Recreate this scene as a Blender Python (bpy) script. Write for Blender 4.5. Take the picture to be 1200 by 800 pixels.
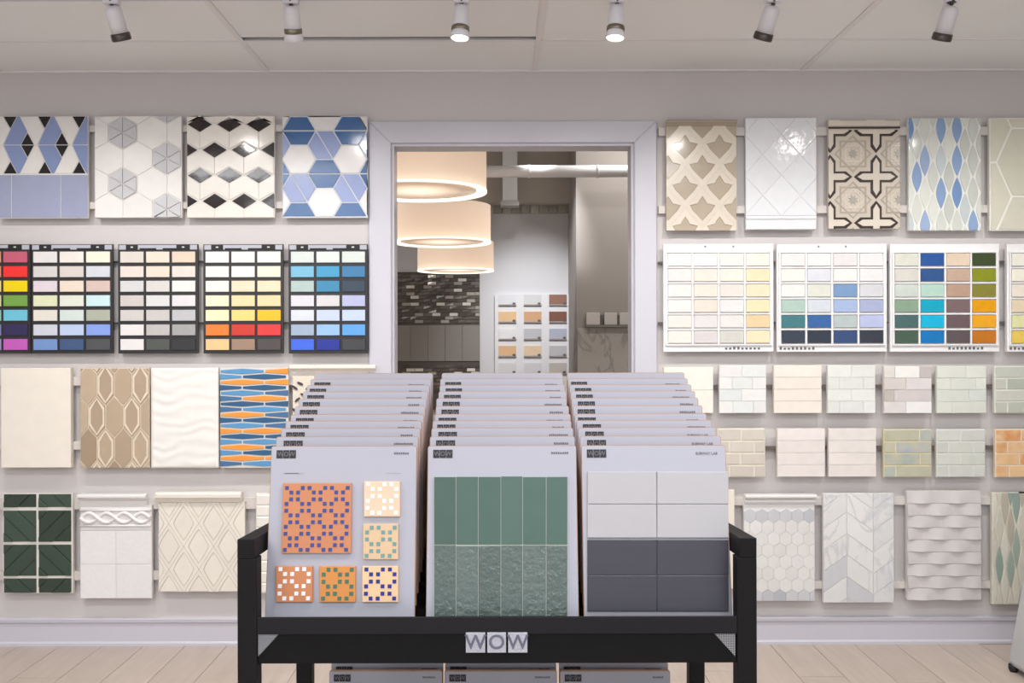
import bpy, bmesh, math, random
from mathutils import Vector, Matrix
random.seed(7)
for o in list(bpy.data.objects): bpy.data.objects.remove(o)
scene = bpy.context.scene
COL = scene.collection

# ---------------------------------------------------------------- camera
F = 1154.0            # focal length in pixels of the 1200 px wide frame
D = 4.5               # camera to display wall
HC = 1.381            # camera height
VX, VY = 590.0, 400.0
ROLL = math.radians(0.14)
cd = bpy.data.cameras.new('camera'); cam = bpy.data.objects.new('camera', cd); COL.objects.link(cam)
cd.sensor_width = 36; cd.lens = 36*F/1200; cd.shift_x = (600-VX)/1200.0
cd.clip_start = .05; cd.clip_end = 100
cam.location = (0, -D, HC); cam.rotation_euler = (math.radians(90), ROLL, 0)
scene.camera = cam

# ---------------------------------------------------------------- world, exposure, big lights
w = bpy.data.worlds.new('world'); scene.world = w; w.use_nodes = True
w.node_tree.nodes['Background'].inputs[0].default_value = (.85, .93, 1.0, 1)
w.node_tree.nodes['Background'].inputs[1].default_value = 0.95
vs = scene.view_settings
vs.view_transform = 'Standard'; vs.look = 'None'; vs.gamma = 1; vs.use_curve_mapping = False
vs.exposure = 0.32
SPOT_W = 25.0         # each track spotlight
ADDED_TROFFER_W = 20.0      # each unseen ceiling troffer of the front room
PENDANT_W = 1.9
FAR_W = 24.0

def area(name, loc, rot, sx, sy, power, color=(.92, .965, 1)):
    l = bpy.data.lights.new(name, 'AREA'); l.shape = 'RECTANGLE'; l.size = sx; l.size_y = sy; l.energy = power; l.color = color
    o = bpy.data.objects.new(name, l); COL.objects.link(o); o.location = loc; o.rotation_euler = rot
    return o
CEIL = HC + 316*D/F
ADDED_TROFFERS = [(x, y) for x in (-1.685, .755) for y in (-2.6, -4.43, -6.26)]  # added ceiling lights, out of view, that brighten the front room
for (tx, ty) in ADDED_TROFFERS:
    area('added_troffer_light', (tx, ty, CEIL-.03), (0, 0, 0), 1.1, .5, ADDED_TROFFER_W)
ADDED_FAR_LIGHTS = [(-2.0, 3.2), (1.6, 3.2), (1.6, 5.4)]  # added, unseen lights that lift the far room
for (tx, ty) in ADDED_FAR_LIGHTS:
    area('added_far_light', (tx, ty, 3.93), (0, 0, 0), 1.1, .25, FAR_W, (1, .97, .93))

# ---------------------------------------------------------------- pixel helpers
cR, sR = math.cos(ROLL), math.sin(ROLL)
def ray(px, py):
    a, b = px-VX, VY-py
    # camera axes after the roll about the view axis
    return Vector((a*cR + b*sR, F, -a*sR + b*cR)) / F
def P(px, py, y):
    r = ray(px, py); k = (y+D)
    return Vector((r.x*k, y, HC + r.z*k))

# ---------------------------------------------------------------- materials
def lin(h):
    if isinstance(h, str):
        c = [int(h[i:i+2], 16)/255 for i in (0, 2, 4)]
    else: c = h
    return [x/12.92 if x <= .04045 else ((x+.055)/1.055)**2.4 for x in c]
GAIN = 0.95
MC = {}
def M(h, rough=.35, var=.03, bump=0., scale=40., metal=0., coat=0., emit=0., kind=None, h2=None, spec=.5):
    key = (h, rough, var, bump, scale, metal, coat, emit, kind, h2, spec)
    if key in MC: return MC[key]
    m = bpy.data.materials.new((kind or 'surface') + '_' + str(h)); m.use_nodes = True
    nt = m.node_tree; n = nt.nodes; L = nt.links
    b = n['Principled BSDF']
    c = [min(.88, x*GAIN) for x in lin(h)]
    b.inputs['Roughness'].default_value = rough; b.inputs['Metallic'].default_value = metal
    b.inputs['Specular IOR Level'].default_value = spec
    b.inputs['Coat Weight'].default_value = coat; b.inputs['Coat Roughness'].default_value = .06
    tc = n.new('ShaderNodeTexCoord'); oi = n.new('ShaderNodeObjectInfo')
    add = n.new('ShaderNodeVectorMath'); add.operation = 'ADD'
    mul = n.new('ShaderNodeVectorMath'); mul.operation = 'SCALE'; mul.inputs['Scale'].default_value = 37.
    cx = n.new('ShaderNodeCombineXYZ')
    for i in range(3): L.new(oi.outputs['Random'], cx.inputs[i])
    L.new(cx.outputs[0], mul.inputs[0]); L.new(tc.outputs['Object'], add.inputs[0]); L.new(mul.outputs[0], add.inputs[1])
    no = n.new('ShaderNodeTexNoise'); no.inputs['Scale'].default_value = scale; no.inputs['Detail'].default_value = 4
    L.new(add.outputs[0], no.inputs['Vector'])
    hsv = n.new('ShaderNodeHueSaturation'); hsv.inputs['Color'].default_value = (*c, 1)
    # brightness = 1 + var*(noise-.5)*2 + var*(random-.5)
    m1 = n.new('ShaderNodeMath'); m1.operation = 'MULTIPLY_ADD'; m1.inputs[1].default_value = 2*var; m1.inputs[2].default_value = 1-var*1.5
    L.new(no.outputs['Fac'], m1.inputs[0])
    m2 = n.new('ShaderNodeMath'); m2.operation = 'MULTIPLY_ADD'; m2.inputs[1].default_value = var
    L.new(oi.outputs['Random'], m2.inputs[0]); L.new(m1.outputs[0], m2.inputs[2]); L.new(m2.outputs[0], hsv.inputs['Value'])
    out = hsv.outputs[0]
    if kind in ('marble', 'wood', 'brushed', 'glaze2'):
        nv = n.new('ShaderNodeTexNoise'); nv.inputs['Detail'].default_value = 6
        mp = n.new('ShaderNodeMapping'); L.new(add.outputs[0], mp.inputs[0]); L.new(mp.outputs[0], nv.inputs['Vector'])
        rp = n.new('ShaderNodeValToRGB')
        if kind == 'marble':
            nv.inputs['Scale'].default_value = scale*.25; nv.inputs['Distortion'].default_value = 1.6
            mp.inputs['Rotation'].default_value = (0, .6, 0); mp.inputs['Scale'].default_value = (1, 1, .5)
            rp.color_ramp.elements[0].position = .46; rp.color_ramp.elements[1].position = .54
            e = rp.color_ramp.elements.new(.5); rp.color_ramp.elements[0].color = (0,0,0,1); e.color = (1,1,1,1); rp.color_ramp.elements[2].color = (0,0,0,1)
        elif kind == 'wood':
            nv.inputs['Scale'].default_value = 3.; nv.inputs['Distortion'].default_value = .8
            mp.inputs['Scale'].default_value = (9, .7, 4)
        elif kind == 'brushed':
            nv.inputs['Scale'].default_value = 4.; mp.inputs['Scale'].default_value = (.6, 1, 30)
        else:
            nv.inputs['Scale'].default_value = scale*.5
            rp.color_ramp.elements[0].position = .35; rp.color_ramp.elements[1].position = .65
        L.new(nv.outputs['Fac'], rp.inputs[0])
        mx = n.new('ShaderNodeMix'); mx.data_type = 'RGBA'
        L.new(rp.outputs[0], mx.inputs['Factor']); L.new(out, mx.inputs['A']); mx.inputs['B'].default_value = (*[min(.88, x*GAIN) for x in lin(h2)], 1)
        out = mx.outputs['Result']
    L.new(out, b.inputs['Base Color'])
    if bump:
        bp = n.new('ShaderNodeBump'); bp.inputs['Strength'].default_value = bump; bp.inputs['Distance'].default_value = .004
        L.new(no.outputs['Fac'], bp.inputs['Height']); L.new(bp.outputs[0], b.inputs['Normal'])
    if emit:
        b.inputs['Emission Color'].default_value = (*lin(h), 1); b.inputs['Emission Strength'].default_value = emit
    MC[key] = m
    return m
def glaze(h, **k):
    a = dict(rough=.16, var=.05, bump=.08, scale=25.); a.update(k); return M(h, **a)
def matte(h, **k):
    a = dict(rough=.6, var=.03); a.update(k); return M(h, **a)
WALL = matte('d9d3d2', rough=.7, var=.01)
TRIM = matte('d0ced8', rough=.35, var=.01)
RAIL = matte('dcd5d1', rough=.5, var=.01)
BLACK = matte('262427', rough=.42, var=.05)

# ---------------------------------------------------------------- mesh helpers
def link(o, parent=None, loc=None):
    COL.objects.link(o)
    if parent is not None: o.parent = parent
    if loc is not None: o.location = loc
    return o
class MB:
    def __init__(s): s.v = []; s.f = []; s.sm = []
    def add(s, vs, fs, smooth=False):
        b = len(s.v); s.v += [tuple(v) for v in vs]
        for f in fs: s.f.append([b+i for i in f]); s.sm.append(smooth)
        return s
    def box(s, x0, x1, y0, y1, z0, z1, mat=None):
        vs = [(x, y, z) for z in (z0, z1) for y in (y0, y1) for x in (x0, x1)]
        if mat: vs = [mat @ Vector(v) for v in vs]
        return s.add(vs, [(0,2,3,1), (4,5,7,6), (0,1,5,4), (2,6,7,3), (0,4,6,2), (1,3,7,5)])
    def prism(s, poly, y0, y1, b=0.):
        poly = ccw(poly); n = len(poly)
        vs = [(x, y0, z) for x, z in poly]; fs = [[*range(n)][::-1]]
        if b > 0:
            ins = inset(poly, b)
            vs += [(x, y1+b*.8, z) for x, z in poly] + [(x, y1, z) for x, z in ins]
            rings = 3
        else:
            vs += [(x, y1, z) for x, z in poly]; rings = 2
        for r in range(rings-1):
            for i in range(n):
                j = (i+1) % n; fs.append((r*n+i, r*n+j, (r+1)*n+j, (r+1)*n+i))
        fs.append([(rings-1)*n+i for i in range(n)])
        return s.add(vs, fs)
    def ring(s, outer, inner, y0, y1):
        # outer and inner have the same vertex count
        outer, inner = ccw(outer), ccw(inner); n = len(outer)
        vs = [(x, y0, z) for x, z in outer] + [(x, y1, z) for x, z in outer] + [(x, y1, z) for x, z in inner] + [(x, y0, z) for x, z in inner]
        fs = []
        for r in range(4):
            for i in range(n):
                j = (i+1) % n; q = (r+1) % 4; fs.append((r*n+i, r*n+j, q*n+j, q*n+i))
        return s.add(vs, fs)
    def lathe(s, prof, c=(0,0,0), n=24, smooth=True, m=None, cap=True):
        vs = []; fs = []
        for (r, z) in prof:
            for i in range(n):
                a = 2*math.pi*i/n; v = Vector((r*math.cos(a), r*math.sin(a), z))
                vs.append((m @ v if m else v) + Vector(c))
        for k in range(len(prof)-1):
            for i in range(n):
                j = (i+1) % n; fs.append((k*n+i, k*n+j, (k+1)*n+j, (k+1)*n+i))
        s.add(vs, fs, smooth)
        if cap:
            s.f.append([len(s.v)-len(vs)+i for i in range(n)][::-1]); s.sm.append(False)
            s.f.append([len(s.v)-n+i for i in range(n)]); s.sm.append(False)
        return s
    def tube(s, pts, r, n=8, closed=False):
        pts = [Vector(p) for p in pts]; vs = []; fs = []; N = len(pts)
        for i, p in enumerate(pts):
            t = (pts[min(i+1, N-1)] - pts[max(i-1, 0)]).normalized()
            u = t.cross(Vector((0,1,0)));  u = u if u.length > .01 else t.cross(Vector((1,0,0)))
            u.normalize(); v = t.cross(u)
            rr = r[i] if isinstance(r, (list, tuple)) else r
            for k in range(n):
                a = 2*math.pi*k/n; vs.append(p + (u*math.cos(a) + v*math.sin(a))*rr)
        for i in range(N-1):
            for k in range(n):
                l = (k+1) % n; fs.append((i*n+k, i*n+l, (i+1)*n+l, (i+1)*n+k))
        s.add(vs, fs, True)
        b = len(s.v)-len(vs)
        s.f.append([b+i for i in range(n)][::-1]); s.sm.append(False); s.f.append([b+(N-1)*n+i for i in range(n)]); s.sm.append(False)
        return s
    def mesh(s, name, mat):
        me = bpy.data.meshes.new(name); me.from_pydata(s.v, [], s.f)
        me.polygons.foreach_set('use_smooth', s.sm)
        me.materials.append(mat); me.update()
        return me
    def build(s, name, mat, parent=None, loc=None, bevel=0.):
        o = bpy.data.objects.new(name, s.mesh(name, mat)); link(o, parent, loc)
        if bevel:
            md = o.modifiers.new('bevel', 'BEVEL'); md.width = bevel; md.segments = 2; md.limit_method = 'ANGLE'
        return o
def area2(p): return sum(p[i][0]*p[(i+1) % len(p)][1] - p[(i+1) % len(p)][0]*p[i][1] for i in range(len(p)))/2
def ccw(p): return list(p) if area2(p) > 0 else list(p)[::-1]
def inset(p, d):
    n = len(p); out = []
    for i in range(n):
        a, b, c = Vector(p[i-1]), Vector(p[i]), Vector(p[(i+1) % n])
        e1 = (b-a); e2 = (c-b)
        if e1.length < 1e-9 or e2.length < 1e-9: out.append(tuple(b)); continue
        e1.normalize(); e2.normalize()
        n1 = Vector((-e1.y, e1.x)); n2 = Vector((-e2.y, e2.x)); m = n1+n2
        if m.length < 1e-6: out.append(tuple(b)); continue
        m.normalize(); k = min(2.2, 1/max(.25, m.dot(n1)))
        out.append(tuple(b + m*d*k))
    return out
def clip(p, x0, z0, x1, z1):
    for (ax, lo, sg) in ((0, x0, 1), (0, x1, -1), (1, z0, 1), (1, z1, -1)):
        q = []; n = len(p)
        for i in range(n):
            a, b = p[i-1], p[i]; da, db = sg*(a[ax]-lo), sg*(b[ax]-lo)
            if (da >= 0) != (db >= 0):
                t = da/(da-db); q.append((a[0]+(b[0]-a[0])*t, a[1]+(b[1]-a[1])*t))
            if db >= 0: q.append(b)
        p = []
        for v in q:
            if not p or math.dist(p[-1], v) > 1e-6: p.append(v)
        if len(p) > 1 and math.dist(p[0], p[-1]) < 1e-6: p.pop()
        if len(p) < 3: return []
    return p
def tag(o, label=None, cat=None, group=None, kind=None):
    if label: o['label'] = label
    if cat: o['category'] = cat
    if group: o['group'] = group
    if kind: o['kind'] = kind
    return o
def empty(name, loc=(0,0,0), rot=(0,0,0)):
    o = bpy.data.objects.new(name, None); o.empty_display_size = .1; COL.objects.link(o); o.location = loc; o.rotation_euler = rot
    return o
def struct(o): o['kind'] = 'structure'; return o
def text_mesh(name, s, size, mat, depth=.0006, spacing=1., bold=0.):
    c = bpy.data.curves.new(name, 'FONT'); c.body = s; c.size = size; c.extrude = depth; c.align_x = 'CENTER'; c.align_y = 'CENTER'; c.space_character = spacing; c.offset = bold
    o = bpy.data.objects.new(name, c); COL.objects.link(o)
    me = bpy.data.meshes.new_from_object(o.evaluated_get(bpy.context.evaluated_depsgraph_get()))
    COL.objects.unlink(o); bpy.data.objects.remove(o); bpy.data.curves.remove(c)
    me.transform(Matrix.Rotation(math.pi/2, 4, 'X')); me.materials.clear(); me.materials.append(mat); me.name = name
    return me

# ================================================================ the room
XL, XR = -4.3, 4.3
o0, o1 = P(459, 300, 0).x, P(743, 300, 0).x        # door opening
zo = P(600, 168, 0).z
T = .11                                            # wall thickness
b = MB()
b.box(XL, o0, 0, T, 0, CEIL); b.box(o1, XR, 0, T, 0, CEIL); b.box(o0, o1, 0, T, zo, CEIL)
struct(b.build('wall_back', WALL))
struct(MB().box(XL-.1, XL, -7, T, 0, CEIL).build('wall_left', WALL))
struct(MB().box(XR, XR+.1, -7, T, 0, CEIL).build('wall_right', WALL))
# floor with planks running away from the camera
fl = struct(MB().box(XL, XR, -7, T, -.05, -.004).build('floor', matte('6e635c')))
WOOD = M('cdbfb4', rough=.42, var=.14, kind='wood', h2='b5a599', scale=6.)
pw, plen = .19, 1.22
pm = MB().box(-pw/2+.0012, pw/2-.0012, -plen/2+.0012, plen/2-.0012, -.004, 0).mesh('plank', WOOD)
nx = int((XR-XL)/pw)
for i in range(nx+1):
    off = (i*.47) % 1.0*plen
    for j in range(7):
        yc = -j*plen + off - plen*.5
        y1 = min(yc+plen/2, 0.0); y0 = max(yc-plen/2, -7)
        if y1-y0 < .05: continue
        xc = XL+pw*(i+.5)
        if xc + pw/2 > XR: continue
        if y1 == yc+plen/2 and y0 == yc-plen/2:
            o = bpy.data.objects.new('plank', pm); link(o, fl, (xc, yc, 0))
        else:
            MB().box(-pw/2+.0012, pw/2-.0012, y0-yc+.0012, y1-yc-.0012, -.004, 0).build('plank', WOOD, fl, (xc, yc, 0))
# ceiling: grid with lay-in panels
CT = matte('fcf9fa', rough=.85, var=.02, bump=.15, scale=180.)
TB = matte('efebeb', rough=.5, var=.01)
ce = struct(MB().box(XL, XR, -7, T, CEIL+.022, CEIL+.1).build('ceiling', matte('9a8f86')))
xg0 = P(627, 84, 0).x; xs = sorted([xg0+1.219*k for k in range(-4, 5) if XL < xg0+1.219*k < XR] + [XL, XR])
yg0 = -(1 - 316/352)*D; ys = [0.0] + [yg0-.61*k for k in range(0, 11)] + [-7.0]
cache = {}
for i in range(len(xs)-1):
    for j in range(len(ys)-1):
        a, c = xs[i+1]-xs[i], ys[j]-ys[j+1]
        if c < .05 or a < .05: continue
        mid = ((xs[i]+xs[i+1])/2, (ys[j]+ys[j+1])/2)
        if any(abs(mid[0]-tx) < .3 and abs(mid[1]-ty) < .3 for tx, ty in ADDED_TROFFERS): continue
        if j == 1 and abs(xs[i+1]-xg0) < .01: c -= .04; mid = (mid[0], mid[1]-.02)   # this panel has slid back and leaves a dark gap
        k = (round(a, 3), round(c, 3))
        if k not in cache: cache[k] = MB().box(-a/2+.004, a/2-.004, -c/2+.004, c/2-.004, 0, .012).mesh('ceiling_panel', CT)
        o = bpy.data.objects.new('ceiling_panel', cache[k]); link(o, ce, (*mid, CEIL+.004))
for x in xs[1:-1]: MB().box(-.012, .012, -7, 0, 0, .004).build('grid_bar', TB, ce, (x, 0, CEIL-.001))
for y in ys[1:-1]: MB().box(XL, XR, -.009, .009, 0, .004).build('grid_bar', TB, ce, (0, y, CEIL))
MB().box(XL, XR, -.02, 0, -.004, .004).build('wall_angle', TB, ce, (0, 0, CEIL))
for i, (tx, ty) in enumerate(ADDED_TROFFERS):
    t = empty('added_troffer', (tx, ty, CEIL))
    bb = MB(); bb.box(-.6, .6, -.3, -.26, -.012, .02); bb.box(-.6, .6, .26, .3, -.012, .02); bb.box(-.6, -.56, -.26, .26, -.012, .02); bb.box(.56, .6, -.26, .26, -.012, .02)
    bb.build('frame', TRIM, t)
    MB().box(-.56, .56, -.26, .26, 0, .02).build('diffuser', M('fff4e6', emit=2.0, var=0), t)
    tag(t, 'added recessed white ceiling light panel in the %s bay, %s row above the showroom floor' % (('left', 'right')[i//3], ('front', 'middle', 'rear')[i % 3]), 'ceiling light', 'added recessed light panels')

# baseboards
zb = HC - 322*D/F
for nm, x0, x1 in (('left', XL, P(432, 700, 0).x), ('right', P(770, 700, 0).x, XR)):
    pr = [(0, 0), (-.022, 0), (-.022, .012), (-.016, .02), (-.014, zb-.024), (-.022, zb-.018), (-.024, zb-.004), (-.012, zb), (0, zb)]
    vs = [(x0, y, z) for y, z in pr] + [(x1, y, z) for y, z in pr]; n = len(pr)
    fs = [(i, i+n, (i+1) % n+n, (i+1) % n) for i in range(n)] + [list(range(n)), list(range(n, 2*n))[::-1]]
    bb = MB().add(vs, fs); o = struct(bb.build('baseboard_'+nm, TRIM))
    bm = bmesh.new(); bm.from_mesh(o.data); bmesh.ops.recalc_face_normals(bm, faces=bm.faces); bm.to_mesh(o.data); bm.free()

# door casing
dr = struct(empty('door_1', ((o0+o1)/2, 0, 0)))
cx0, cx1 = P(432, 300, -.02).x - dr.location.x, P(770, 300, -.02).x - dr.location.x
zt = P(600, 141.5, -.02).z
q0, q1 = o0-dr.location.x, o1-dr.location.x
MB().prism([(cx0, 0), (q0, 0), (q0, zo), (cx0, zt)], 0, -.02, .004).build('side_casing', TRIM, dr)
MB().prism([(q1, 0), (cx1, 0), (cx1, zt), (q1, zo)], 0, -.02, .004).build('side_casing', TRIM, dr)
MB().prism([(q0, zo), (q1, zo), (cx1, zt), (cx0, zt)], 0, -.02, .004).build('head_casing', TRIM, dr)
MB().box(q0-.001, q0+.012, 0, T+.02, 0, zo).build('jamb', TRIM, dr)
MB().box(q1-.012, q1+.001, 0, T+.02, 0, zo).build('jamb', TRIM, dr)
MB().box(q0+.012, q1-.012, 0, T+.02, zo-.012, zo+.001).build('head_jamb', TRIM, dr)

# rails the sample panels hang on
RT = .028
tn = [1]
def rail(px0, py0, px1, py1, mat=RAIL, t=RT):
    a, c = P(px0, py1, -t), P(px1, py0, -t)
    struct(MB().box(a.x, c.x, -t, 0, a.z, c.z).build('trim_%d' % tn[0], mat)); tn[0] += 1
rail(-90, 146, 430, 155); rail(-90, 236, 430, 245)
rail(-90, 440, 441, 452); rail(-90, 516, 441, 527)
rail(-90, 583, 430, 597); rail(-90, 668, 430, 680)
rail(772, 148, 1290, 159); rail(772, 240, 1290, 250)
rail(772, 583, 1290, 592); rail(772, 680, 1290, 690)
DK = matte('6a5c56', rough=.4)
rail(-90, 305, 431, 307.5, BLACK); rail(-90, 377, 431, 379.5, BLACK)
rail(772, 305, 1290, 308.5, DK); rail(772, 376, 1290, 379.5, DK)
rail(772, 450, 1290, 455, DK); rail(772, 522, 1290, 527, DK)

# ================================================================ sample panels
meshes = {}
class Panel:
    def __init__(s, name, label, rect, thick=.02, back='ebe4dc', cat='tile panel', group=None, tile=.0032, rough=.6):
        s.x0, s.y0, s.x1, s.y1 = rect; s.th = thick; s.yf = -RT-thick-tile
        s.cx = (s.x0+s.x1)/2; s.k = (D+s.yf)/F; s.t = tile
        p = P(s.cx, s.y1, s.yf); s.root = empty(name, (p.x, -RT, p.z))
        s.W = (s.x1-s.x0)*s.k; s.H = (s.y1-s.y0)*s.k
        tag(s.root, label, cat, group)
        s.back = MB().prism([(-s.W/2, 0), (s.W/2, 0), (s.W/2, s.H), (-s.W/2, s.H)], 0, -thick, .001).build('backing', M(back, rough=rough, var=.02), s.root)
    def L(s, px, py): return ((px-s.cx)*s.k, (s.y1-py)*s.k)
    def piece(s, name, poly, mat, t=None, bevel=.0009, gap=.5, base=None, cl=None, parent=None, minarea=5.):
        """poly in photo pixels"""
        t = s.t if t is None else t; base = s.th if base is None else base
        c = cl or (s.x0, s.y0, s.x1, s.y1)
        q = clip([tuple(v) for v in poly], *c)
        if len(q) < 3 or abs(area2(q)) < minarea: return None
        q = ccw([s.L(*v) for v in q])
        if gap: q = inset(q, gap*s.k)
        if area2(q) < 1e-6: return None
        mx = sum(v[0] for v in q)/len(q); mz = sum(v[1] for v in q)/len(q)
        q = [(round(v[0]-mx, 5), round(v[1]-mz, 5)) for v in q]
        key = (tuple(q), round(t, 4), bevel, round(base, 4), mat.name, name)
        if key not in meshes: meshes[key] = MB().prism(q, -base, -base-t, bevel).mesh(name, mat)
        o = bpy.data.objects.new(name, meshes[key]); link(o, parent or s.root, (mx, 0, mz))
        return o
    def rect(s, name, x0, y0, x1, y1, mat, **k):
        return s.piece(name, [(x0, y0), (x1, y0), (x1, y1), (x0, y1)], mat, **k)
    def ring(s, name, outer, inner, mat, t=None, base=None):
        t = s.t if t is None else t; base = s.th if base is None else base
        b = MB().ring([s.L(*v) for v in outer], [s.L(*v) for v in inner], -base+.002, -base-t)
        bm = bmesh.new(); me = b.mesh('tmp', mat); bm.from_mesh(me)
        for co, no in (((-s.W/2, 0, 0), (-1, 0, 0)), ((s.W/2, 0, 0), (1, 0, 0)), ((0, 0, 0), (0, 0, -1)), ((0, 0, s.H), (0, 0, 1))):
            bmesh.ops.bisect_plane(bm, geom=bm.verts[:]+bm.edges[:]+bm.faces[:], plane_co=co, plane_no=no, clear_outer=True)
        if not bm.faces: bm.free(); return None
        bmesh.ops.holes_fill(bm, edges=[e for e in bm.edges if e.is_boundary])
        bm.to_mesh(me); bm.free(); me.name = name
        return link(bpy.data.objects.new(name, me), s.root)
    def molding(s, y0, y1, mat, prof=None, x0=None, x1=None):
        """a cap moulding across the top"""
        x0 = s.x0 if x0 is None else x0; x1 = s.x1 if x1 is None else x1
        a, c = s.L(x0, y1), s.L(x1, y0); h = c[1]-a[1]
        prof = prof or [(0, 0), (.010, 0), (.016, .25), (.026, .5), (.026, .8), (.018, 1), (0, 1)]
        pr = [(-s.th-y, a[1]+z*h) for y, z in prof]; n = len(pr)
        vs = [(a[0], y, z) for y, z in pr] + [(c[0], y, z) for y, z in pr]
        fs = [(i, i+n, (i+1) % n+n, (i+1) % n) for i in range(n)] + [list(range(n)), list(range(n, 2*n))[::-1]]
        o = MB().add(vs, fs).build('cap_molding', mat, s.root)
        bm = bmesh.new(); bm.from_mesh(o.data); bmesh.ops.recalc_face_normals(bm, faces=bm.faces); bm.to_mesh(o.data); bm.free()
        return o
def hexp(cx, cy, r, flat=False, rx=1., ry=1.):
    a0 = 0 if flat else math.pi/6
    return [(cx+rx*r*math.cos(a0+i*math.pi/3), cy+ry*r*math.sin(a0+i*math.pi/3)) for i in range(6)]
def lens(cx, cy, w, h, n=6, p=1.35):
    r = []
    for i in range(n+1):
        t = -1+2*i/n; r.append((cx+w/2*(1-abs(t)**p), cy+h/2*t))
    for i in range(1, n):
        t = 1-2*i/n; r.append((cx-w/2*(1-abs(t)**p), cy+h/2*t))
    return r
G1 = 'tile panels in the top left row'; G1R = 'tile panels in the top right row'
WH = glaze('f2eeea')

# ---- top left row
p = Panel('tile_board', 'glossy panel of black, white and blue slanted shapes above plain blue tiles', (-1, 136, 103, 255.5), back='e6e2e0', group=G1)
BLU, BLK = glaze('8c9cc8'), glaze('231f22', rough=.1)
S = 5.33
for row in (0, 1):
    fy = (lambda y: 120+y/S) if row == 0 else (lambda y: 120+(530-y)/S)
    for k in range(-2, 4):
        dx = 215*k
        f = lambda pts: [((x+dx)/S, fy(y)) for x, y in pts]
        cl = (p.x0, 136.0, p.x1, 169.7) if row == 0 else (p.x0, 169.7, p.x1, 203.5)
        p.piece('tile', f([(20, 85), (108, 85), (65, 165)]), BLK, cl=cl)
        p.piece('tile', f([(128, 265), (172, 185), (215, 265)]), BLK, cl=cl)
        p.piece('tile', f([(108, 85), (124, 85), (172, 182), (128, 265), (20, 265), (65, 165)]), BLU, cl=cl)
        p.piece('tile', f([(124, 85), (235, 85), (280, 165), (235, 265), (215, 265), (172, 182)]), WH, cl=cl)
for x0, x1 in ((-45, 13.3), (13.3, 71), (71, 129)):
    p.rect('tile', x0, 204.5, x1, 255, glaze('a3aac6'), cl=(p.x0, 204.5, p.x1, 255))

p = Panel('tile_board', 'white hexagon tile panel with five pale grey snowflake hexagons', (111, 136, 213, 255), back='e2dedb', group=G1)
GH = matte('cdccd0', rough=.4)
WHX = glaze('f0ece9', rough=.3)
for r in range(-1, 6):
    y = 125.6+30*r
    for k in range(-4, 4):
        x = 196+34.6*k + (17.3 if r % 2 else 0)
        deco = (k % 3 == 0) if r % 2 == 0 else (k % 3 == 1)
        hp = hexp(x, y, 20)
        if not deco: p.piece('tile', hp, WHX, gap=.25)
        else:
            h2 = hexp(x, y, 18.6)
            for i in range(6): p.piece('tile', [(x, y), h2[i], h2[(i+1) % 6]], GH, gap=.45, t=.0062)
p = Panel('tile_board', 'cream tile panel with rows of black diamonds', (219, 136, 322, 255), back='e6e0da', group=G1)
BD = glaze('2b2324', rough=.1); CRM = glaze('f0eae2')
for r in range(-1, 5):
    y = 145.5+30*r
    for k in range(-2, 6):
        x = 234.3+34.5*k + (-17.25 if r % 2 else 0)
        p.piece('tile', [(x-15, y), (x, y-9.4), (x+15, y), (x, y+9.4)], BD)
        X = x
        p.piece('tile', [(X+17.25, y-1), (X+34.5, y+9), (X+34.5, y+29), (X+17.25, y+20), (X, y+29), (X, y+9)], CRM, gap=.35)
p = Panel('tile_board', 'hexagon tile panel in navy blue, lavender blue and white', (331, 136, 431, 255), back='dfe2e6', group=G1)
NB, LB = glaze('3f69a0'), glaze('98a6d4')
for c in range(5):
    x = 320.5+30*c
    for r in range(-1, 6):
        y = 119.5+33.6*r + (16.8 if c % 2 == 0 else 0) - (0 if c % 2 else 0)
        if c % 2: ph = (r-1) % 3; seq = (0, 1, 2)
        else: ph = (r) % 3; seq = (1, 2, 0)
        kind = seq[ph]
        h = hexp(x, y, 20, True, 1., .97)      # order: right, lower right, lower left, left, upper left, upper right
        if kind == 1: p.piece('tile', h, glaze('ece9e8'), gap=.8)
        elif kind == 0:
            p.piece('tile', [h[0], h[1], h[2], h[3]], NB, gap=.8); p.piece('tile', [h[3], h[4], h[5], h[0]], NB, gap=.8)
        else:
            p.piece('tile', [h[4], h[5], h[0], h[1]], LB, gap=.8); p.piece('tile', [h[1], h[2], h[3], h[4]], LB, gap=.8)

# ---- colour boards, left
def dark_board(rect, cols, label):
    p = Panel('color_board', label, rect, thick=.012, back='2a272a', cat='color board', group='black colour boards', tile=.006, rough=.4)
    n = len(cols[0]); x0, x1 = p.x0+1.5, p.x1-1.5; w = (x1-x0)/n; h = (413-293.5)/7
    for r, row in enumerate(cols):
        for c, col in enumerate(row):
            p.rect('tile', x0+c*w+.7, 293.5+r*h+.3, x0+(c+1)*w-.7, 293.5+(r+1)*h-2.2, glaze(col, rough=.3, bump=.02), gap=.9)
    y0, y1 = 286.6, 292.4
    GR = matte('b9bcc8'); DKK = matte('19181a')
    p.rect('header_strip', p.x0+1, y0, p.x1-1, y1, GR, t=.0015, gap=.2)
    for a, c in ((.1, .25), (.73, .9)):
        xa, xb = p.x0+(p.x1-p.x0)*a, p.x0+(p.x1-p.x0)*c
        p.rect('header_block', xa, y0, xb, y1, DKK, t=.003, gap=0, minarea=1)
        p.rect('header_mark', (xa+xb)/2-1.5, y0+2, (xa+xb)/2+1.5, y1-2.2, matte('e4e4e6'), t=.0036, gap=0, minarea=.5)
    for a, c in ((.27, .48), (.56, .73)):
        xa, xb = p.x0+(p.x1-p.x0)*a, p.x0+(p.x1-p.x0)*c
        p.rect('header_line', xa, y1-1.9, xb, y1, DKK, t=.0028, gap=0, minarea=1)
    return p
def sp(s): return [l.split() for l in s.strip().split('\n')]
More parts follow.
